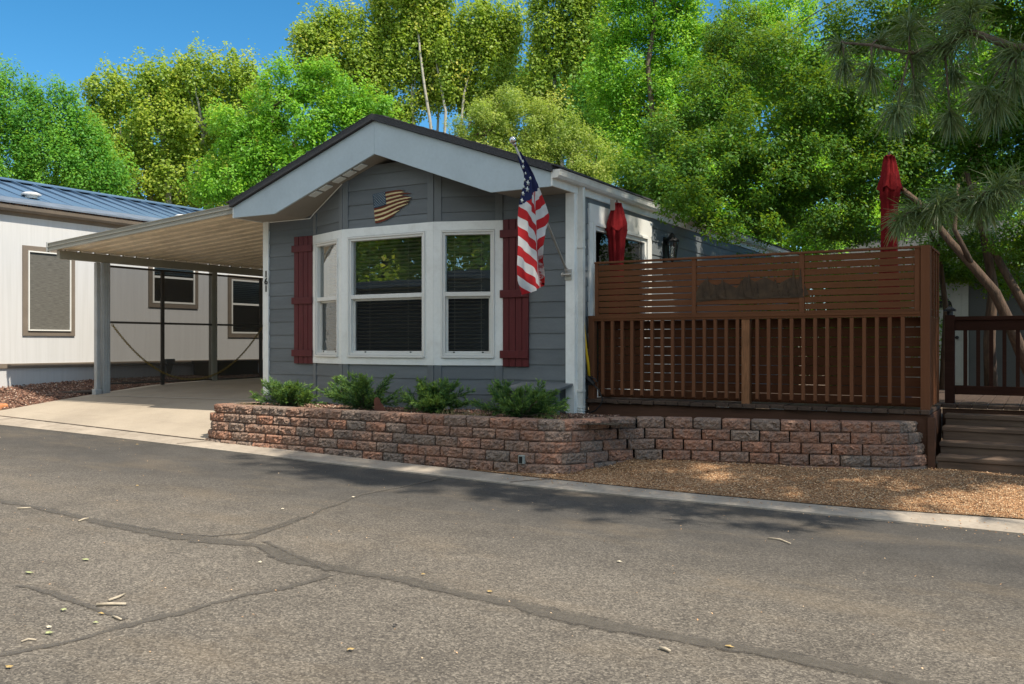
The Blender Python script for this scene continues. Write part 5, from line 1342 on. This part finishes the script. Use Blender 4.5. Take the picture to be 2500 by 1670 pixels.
tree('ash_tree', 'dark green tree seen through gaps behind the overhanging deck tree', 'tree',
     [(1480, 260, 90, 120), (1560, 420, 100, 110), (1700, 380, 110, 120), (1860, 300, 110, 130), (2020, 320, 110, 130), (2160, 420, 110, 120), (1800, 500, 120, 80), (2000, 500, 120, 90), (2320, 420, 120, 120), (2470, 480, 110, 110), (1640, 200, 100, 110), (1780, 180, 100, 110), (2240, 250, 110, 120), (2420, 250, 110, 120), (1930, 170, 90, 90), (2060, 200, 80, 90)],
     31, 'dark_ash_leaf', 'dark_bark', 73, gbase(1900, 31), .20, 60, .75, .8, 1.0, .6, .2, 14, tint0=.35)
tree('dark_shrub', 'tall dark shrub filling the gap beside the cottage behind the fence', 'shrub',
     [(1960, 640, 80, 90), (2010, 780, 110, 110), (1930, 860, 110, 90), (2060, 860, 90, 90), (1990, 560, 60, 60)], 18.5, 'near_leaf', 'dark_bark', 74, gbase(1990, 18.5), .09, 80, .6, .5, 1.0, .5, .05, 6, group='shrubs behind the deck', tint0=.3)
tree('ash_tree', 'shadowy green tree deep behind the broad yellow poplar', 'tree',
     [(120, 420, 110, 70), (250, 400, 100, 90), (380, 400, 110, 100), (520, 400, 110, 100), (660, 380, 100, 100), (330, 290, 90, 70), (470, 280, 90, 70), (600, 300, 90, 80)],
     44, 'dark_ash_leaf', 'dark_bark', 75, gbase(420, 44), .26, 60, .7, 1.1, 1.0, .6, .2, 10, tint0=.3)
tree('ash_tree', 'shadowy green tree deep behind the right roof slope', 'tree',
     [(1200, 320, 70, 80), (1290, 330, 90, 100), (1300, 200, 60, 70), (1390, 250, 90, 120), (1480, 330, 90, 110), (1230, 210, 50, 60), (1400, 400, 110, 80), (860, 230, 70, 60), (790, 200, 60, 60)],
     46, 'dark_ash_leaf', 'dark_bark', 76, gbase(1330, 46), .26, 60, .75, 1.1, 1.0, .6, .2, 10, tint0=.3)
# big tree hanging over the deck; unseen lobes right and above added for shade
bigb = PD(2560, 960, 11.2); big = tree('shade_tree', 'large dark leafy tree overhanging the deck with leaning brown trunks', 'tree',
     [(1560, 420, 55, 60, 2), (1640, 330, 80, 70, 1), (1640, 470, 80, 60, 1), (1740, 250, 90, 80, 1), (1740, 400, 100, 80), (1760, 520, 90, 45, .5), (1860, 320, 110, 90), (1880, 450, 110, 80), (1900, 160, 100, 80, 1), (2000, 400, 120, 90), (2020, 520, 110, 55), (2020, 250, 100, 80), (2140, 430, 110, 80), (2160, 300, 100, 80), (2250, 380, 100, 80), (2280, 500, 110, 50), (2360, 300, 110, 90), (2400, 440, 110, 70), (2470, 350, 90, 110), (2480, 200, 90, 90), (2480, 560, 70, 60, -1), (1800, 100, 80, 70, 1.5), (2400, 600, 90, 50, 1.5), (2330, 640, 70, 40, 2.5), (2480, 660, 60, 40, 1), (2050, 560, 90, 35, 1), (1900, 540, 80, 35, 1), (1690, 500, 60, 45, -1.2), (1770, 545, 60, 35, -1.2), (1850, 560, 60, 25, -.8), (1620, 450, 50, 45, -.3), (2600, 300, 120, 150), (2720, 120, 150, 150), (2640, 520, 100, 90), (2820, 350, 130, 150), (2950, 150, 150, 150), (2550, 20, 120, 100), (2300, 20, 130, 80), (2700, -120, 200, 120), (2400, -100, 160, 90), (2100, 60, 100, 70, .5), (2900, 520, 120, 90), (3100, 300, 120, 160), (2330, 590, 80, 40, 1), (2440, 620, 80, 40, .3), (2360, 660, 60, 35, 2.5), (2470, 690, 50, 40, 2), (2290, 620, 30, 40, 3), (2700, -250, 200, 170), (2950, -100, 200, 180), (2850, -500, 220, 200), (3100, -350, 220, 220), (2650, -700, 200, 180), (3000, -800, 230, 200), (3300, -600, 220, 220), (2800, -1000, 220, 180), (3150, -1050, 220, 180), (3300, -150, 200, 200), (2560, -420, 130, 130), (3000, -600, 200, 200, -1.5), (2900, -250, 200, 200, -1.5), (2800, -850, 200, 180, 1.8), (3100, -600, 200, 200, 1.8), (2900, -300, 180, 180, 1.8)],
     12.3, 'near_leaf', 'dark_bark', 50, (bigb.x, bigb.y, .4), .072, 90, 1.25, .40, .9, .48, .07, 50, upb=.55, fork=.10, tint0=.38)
mb = MB()                                                     # the visible leaning trunks
for pts, r0, r1 in (([(2560, 990, 11.2), (2510, 900, 11.1), (2465, 790, 11), (2430, 715, 11), (2375, 650, 11), (2320, 590, 11.2), (2250, 500, 11.6), (2150, 420, 12)], .085, .03),
                    ([(2600, 900, 11.5), (2500, 745, 11.5), (2440, 640, 11.6), (2390, 540, 11.8), (2360, 420, 12)], .065, .03),
                    ([(2420, 960, 12.4), (2415, 830, 12.4), (2425, 700, 12.4), (2400, 560, 12.4), (2330, 420, 12.4)], .09, .04),
                    ([(2300, 960, 14), (2310, 760, 14), (2290, 600, 14), (2210, 480, 13.5)], .05, .03),
                    ([(2375, 650, 11), (2330, 560, 11), (2340, 450, 11.2)], .035, .02)):
    P = [PD(*q) for q in pts]; mb.tube(P, [r0 + (r1 - r0) * i / (len(P) - 1) for i in range(len(P))], 9)
mb.build('leaning_trunk', 'brown_bark', big, smooth=True)

# ponderosa pine: trunk to the right of the view, boughs reaching into the frame
pine_base = Vector((1.75, 8.5, .12))
pine = thing('pine_tree', pine_base, 'long-needled pine whose drooping boughs hang into the upper right corner', 'pine tree', 'trees around the homes')
rng = np.random.default_rng(60); mb = MB(); top = Vector((1.75, 8.4, 13.8))
mb.tube([pine_base, pine_base + Vector((.03, 0, 3)), pine_base + Vector((0, -.05, 8)), top], [.24, .2, .13, .03], 12)
TU = []                                                       # tufts: position, direction, needle length, count, width
vis = [((2220, 65, 6.6), 1), ((2365, 75, 6.4), 1.15), ((2305, 112, 6.5), 1.1), ((2128, 175, 6.7), 1), ((2235, 215, 6.6), 1.1), ((2190, 272, 6.5), 1), ((2400, 232, 6.4), 1), ((2432, 262, 6.4), 1.05), ((2320, 285, 6.5), .9), ((2060, 160, 6.8), .8), ((2240, 140, 6.6), .9), ((2475, 130, 6.3), 1.1), ((2480, 195, 6.3), 1), ((2330, 180, 6.6), .9), ((2150, 100, 6.8), .8),
       ((2240, 520, 6.5), 1), ((2290, 505, 6.4), 1), ((2335, 485, 6.4), 1), ((2390, 490, 6.3), 1), ((2440, 460, 6.2), 1), ((2410, 505, 6.3), .9), ((2200, 540, 6.5), .8), ((2490, 450, 6.2), 1), ((2370, 20, 6.4), .9), ((2050, 110, 6.9), .7), ((2330, 20, 6.6), .9)]
br1 = [PD(2700, 60, 6.2), PD(2560, 110, 6.25), PD(2480, 118, 6.3), PD(2365, 75, 6.4), PD(2305, 112, 6.5), PD(2220, 130, 6.6), PD(2128, 110, 6.7), PD(2060, 105, 6.8)]
br2 = [PD(2720, 400, 6.1), PD(2560, 440, 6.15), PD(2490, 450, 6.2), PD(2400, 475, 6.3), PD(2335, 485, 6.4), PD(2290, 495, 6.45), PD(2230, 512, 6.5)]
mb.tube([Vector((1.7, 8.45, 4.2))] + br1, [.06, .045, .035, .03, .024, .02, .016, .012, .008], 7); mb.tube([Vector((1.72, 8.46, 3.2))] + br2, [.05, .04, .03, .025, .02, .016, .012, .008], 7)
allb = br1 + br2
for (px, py, d), s in vis:
    p = PD(px, py, d); nearest = min(allb, key=lambda q: (q - p).length); dr = (p - nearest)
    if dr.length > .03: mb.tube([nearest, nearest.lerp(p, .5) + Vector((0, 0, .02)), p], [.010, .008, .006], 5)
    dirv = dr.normalized() if dr.length > .05 else Vector((-.6, -.3, .2)).normalized()
    TU.append((np.array(p), np.array(dirv), .225 * s, 190, .0034, .8))
FR = [PG(*q) for q in ((560, 1108), (620, 1122), (760, 1160), (1000, 1206), (1250, 1226), (1500, 1250), (1650, 1262), (1800, 1284), (2050, 1293), (2110, 1280))]
FR = [(p.x, p.y) for p in FR]
nt_ = 0
while nt_ < 420:                                              # the rest of the crown, out of frame to the upper right, casting the shade on the kerb
    xs, ys = rng.uniform(-8.0, .8), rng.uniform(6.3, 10.8); yf = interp(xs, FR) + .10 * math.sin(xs * 5.3) + .06 * math.sin(xs * 13)
    if ys < yf or (xs > -1.15 and ys < 8.1) or (xs < -7.15 and ys > 7.12): continue
    h = rng.uniform(4.0, 13.2); x, y = xs + .670 * h, ys - .070 * h
    if x < -.1 or x > 4.6 or (x - 1.9) ** 2 / 8.5 + (y - 8.3) ** 2 / 8.2 > 1.0 - max(0, (h - 11) / 4): continue
    p = np.array([x, y, h]); dep = -SY * x + CY * y; lat = CY * x + SY * y; sx = 1250 + F * lat / dep; sy = 840 - F * (h - EYE) / dep
    if sx < 2620 and sy > -120: continue
    nt_ += 1; ax = unit(np.array([[x - 1.75, y - 8.45, .25]]))[0]
    if nt_ % 3 == 0: limb(mb, (1.75, 8.45, max(3.2, h - .5)), p, .03, .008, nt_, 4, .05, 5)
    for j in range(4): TU.append((p + rng.normal(0, .20, 3), ax, .24, 46, .007, .6))
V = []; T = []
for p, dv, L, n, wd, droop in TU:
    a = unit(rng.normal(size=(n, 3)) + dv * .75); a[:, 2] -= droop * .25; a = unit(a); ln = L * rng.uniform(.6, 1.1, n)[:, None]
    s = unit(np.cross(a, rng.normal(size=(n, 3)))) * wd; o0 = p + dv * rng.uniform(-.35, .15, (n, 1)) * L
    mid = o0 + a * ln * .55; end = mid + unit(a + np.array([0, 0, -droop * .75])) * ln * .5
    V.append(np.stack([o0 - s * .6, o0 + s * .6, mid + s, mid - s], 1)); V.append(np.stack([mid - s, mid + s, end + s * .35, end - s * .35], 1))
    t = np.clip(rng.normal(.5, .2, n), 0, 1); T += [t, t]
quads_mesh('needles', np.concatenate(V), np.concatenate(T), 'pine_needle', pine)
mb.build('trunk', 'dark_bark', pine, smooth=True)

# house and tree across the road, behind the viewer: they are what the bay windows mirror
oh = thing('opposite_house', (-10, -11, .1), 'low house across the road mirrored in the bay windows', 'house')
mb = MB(); mb.box(-30, 4, -16, -10.5, -.2, 3.6); mb.build('wall', 'dark_grey', oh)
mb = MB(); mb.prism([(-30.4, -9.9, 3.50), (-30.4, -9.9, 3.74), (-30.4, -13.2, 4.0), (-30.4, -16.4, 3.6)], (35, 0, 0)); mb.build('roof', 'skirt_grey', oh)
def mirror_tree(cx, cy, cz, rx, rz, seed, label):
    rng = np.random.default_rng(seed); n = 26000; dv = unit(rng.normal(size=(n, 3))); r = rng.uniform(.5, 1, (n, 1)) ** .5
    bl = 1 + .16 * np.sin(dv[:, :1] * 7 + seed) + .14 * np.sin(dv[:, 2:] * 9 + 1)
    C = np.array([cx, cy, cz]) + dv * r * bl * np.array([rx, rx * .8, rz]); root = thing('hedge_tree', (cx, cy, 0), label, 'tree', 'trees across the road')
    quads_mesh('crown', leaf_quads(rng, C, unit(dv + rng.normal(size=(n, 3)) * .7), rng.uniform(.22, .42, n), .6), rng.normal(.55, .25, n), 'poplar_leaf', root)
    mb = MB(); mb.tube([(cx, cy, -.3), (cx, cy, cz)], [.35, .2], 10); mb.build('trunk', 'dark_bark', root)
for q_, (x_, lb_) in enumerate(((-29, 'leftmost tree mirrored'), (-22, 'second tree mirrored'), (-15, 'middle tree mirrored'), (-8, 'fourth tree mirrored'), (-1, 'rightmost tree mirrored'))):
    mirror_tree(x_, -19 - q_ % 2 * 1.5, 7.2, 4.6, 5.5, 200 + q_, lb_ + ' above the opposite roof in the bay windows')

# ------------------------------------------------------------------ litter on the road
def leaf_obj(px, py, size, matn, seed, label, e=0.003):
    rng = random.Random(seed); p = PG(px, py, e); mb = MB(); a0 = rng.uniform(0, 6.28); ol = []
    nl = rng.choice((5, 6, 7)) if size > .05 else 5
    for i in range(nl * 2):
        a = a0 + i * math.pi / nl; r = size * (.5 if i % 2 == 0 else .3) * rng.uniform(.75, 1.15); ol.append((r * math.cos(a), r * .7 * math.sin(a), .004 + size * .10 * rng.uniform(0, 1.2)))
    c = p + Vector((0, 0, .006))
    for i in range(len(ol)): mb.poly([c + Vector((0, 0, .006)), p + Vector(ol[i]), p + Vector(ol[(i + 1) % len(ol)])])
    o = mb.build('fallen_leaf', matn, loc=p); tag(o, label, 'leaf', 'fallen leaves on the asphalt'); return o
LV = [(70, 1400, .075, 'leaf_green', 'pale green leaf lying alone on the left part of the road'),
      (210, 1368, .07, 'leaf_green', 'green leaf pair lobed like ivy above the cracked twigs on the road'),
      (120, 1547, .06, 'leaf_green', 'green leaf just below a pale chip near the lower left crack'),
      (119, 1533, .05, 'leaf_pale', 'pale bark chip just above a green leaf near the lower left crack'),
      (22, 1631, .05, 'leaf_dry', 'orange dry leaf in the bottom left corner'),
      (247, 1500, .045, 'leaf_dry', 'yellow chip right below the three twigs'),
      (233, 1522, .04, 'leaf_green', 'small green leaf beside the crack below the twigs'),
      (155, 1491, .055, 'leaf_green', 'faded green leaf left of the twigs'),
      (855, 1588, .055, 'leaf_dry', 'tan dry leaf alone on the bottom middle of the road'),
      (1196, 1446, .05, 'leaf_dry', 'dry brown leaf on the long crack in the middle of the road'),
      (965, 1529, .04, 'black', 'dark shrivelled leaf right of the bottom middle leaf'),
      (1780, 1581, .06, 'leaf_dry', 'curled brown leaf on the long crack toward the right'),
      (335, 1086, .05, 'leaf_dry', 'dry leaf near the kerb below the driveway'),
      (335, 1187, .05, 'leaf_dry', 'dry leaf on the smooth dark asphalt left of centre'),
      (690, 1244, .05, 'leaf_pale', 'pale leaf left of the crack that runs to the kerb'),
      (862, 1215, .045, 'leaf_pale', 'pale chips on the crack that runs to the kerb'),
      (1512, 1373, .05, 'leaf_pale', 'white chip alone on the right half of the road'),
      (635, 1374, .04, 'leaf_pale', 'pale chip left of the crack junction'),
      (1033, 1404, .04, 'leaf_dry', 'small dry leaf above the long crack right of the junction')]
for i, (x, y, s, mt, lb) in enumerate(LV): leaf_obj(x, y, s * .8, mt, 100 + i, lb)
def twig(pts, r, label, seed):
    P = [PG(x, y) + Vector((0, 0, r + .003)) for x, y in pts]; mb = MB(); mb.tube(P, [r, r * 1.1, r * .8][:len(P)] if len(P) <= 3 else r, 7)
    o = mb.build('twig', 'twig', loc=P[0], smooth=True); tag(o, label, 'twig', 'dry twigs on the asphalt')
twig([(265, 1470), (288, 1462), (305, 1454)], .006, 'short bare twig, upper one of the pair on the left of the road', 1)
twig([(235, 1481), (270, 1479), (308, 1479)], .007, 'longest bare twig, lower one of the pair on the left of the road', 2)
twig([(275, 1508), (286, 1512), (296, 1516)], .005, 'tiny dark twig below the pair of bare twigs', 3)
twig([(52, 1570), (70, 1564), (88, 1566)], .004, 'thin twig beside the lower left crack', 4)
twig([(1610, 1586), (1625, 1590), (1636, 1595)], .007, 'short twig below the long crack in the right half of the road', 5)
twig([(1875, 1316), (1905, 1320), (1930, 1330)], .005, 'slender curved twig in the sunny right part of the road near the shade', 6)
twig([(192, 1275), (205, 1270), (216, 1268)], .006, 'pale twig lying on the long crack at the left', 7)
twig([(42, 1244), (60, 1243), (75, 1242)], .006, 'pale twig on the long crack near the left edge', 8)
rng = np.random.default_rng(90); n = 700                      # crumbs and specks too small to tell apart
X = rng.uniform(-13, 3, n); Y = rng.uniform(1.6, 7.0, n); C = np.stack([X, Y, zr(X) + .004], 1)
q_ = quads_mesh('road_litter', leaf_quads(rng, C, unit(rng.normal(size=(n, 3)) * .25 + [0, 0, 1]), rng.uniform(.005, .016, n), .6), rng.uniform(.3, 1, n), 'tan_chip'); tag(q_, kind='stuff')
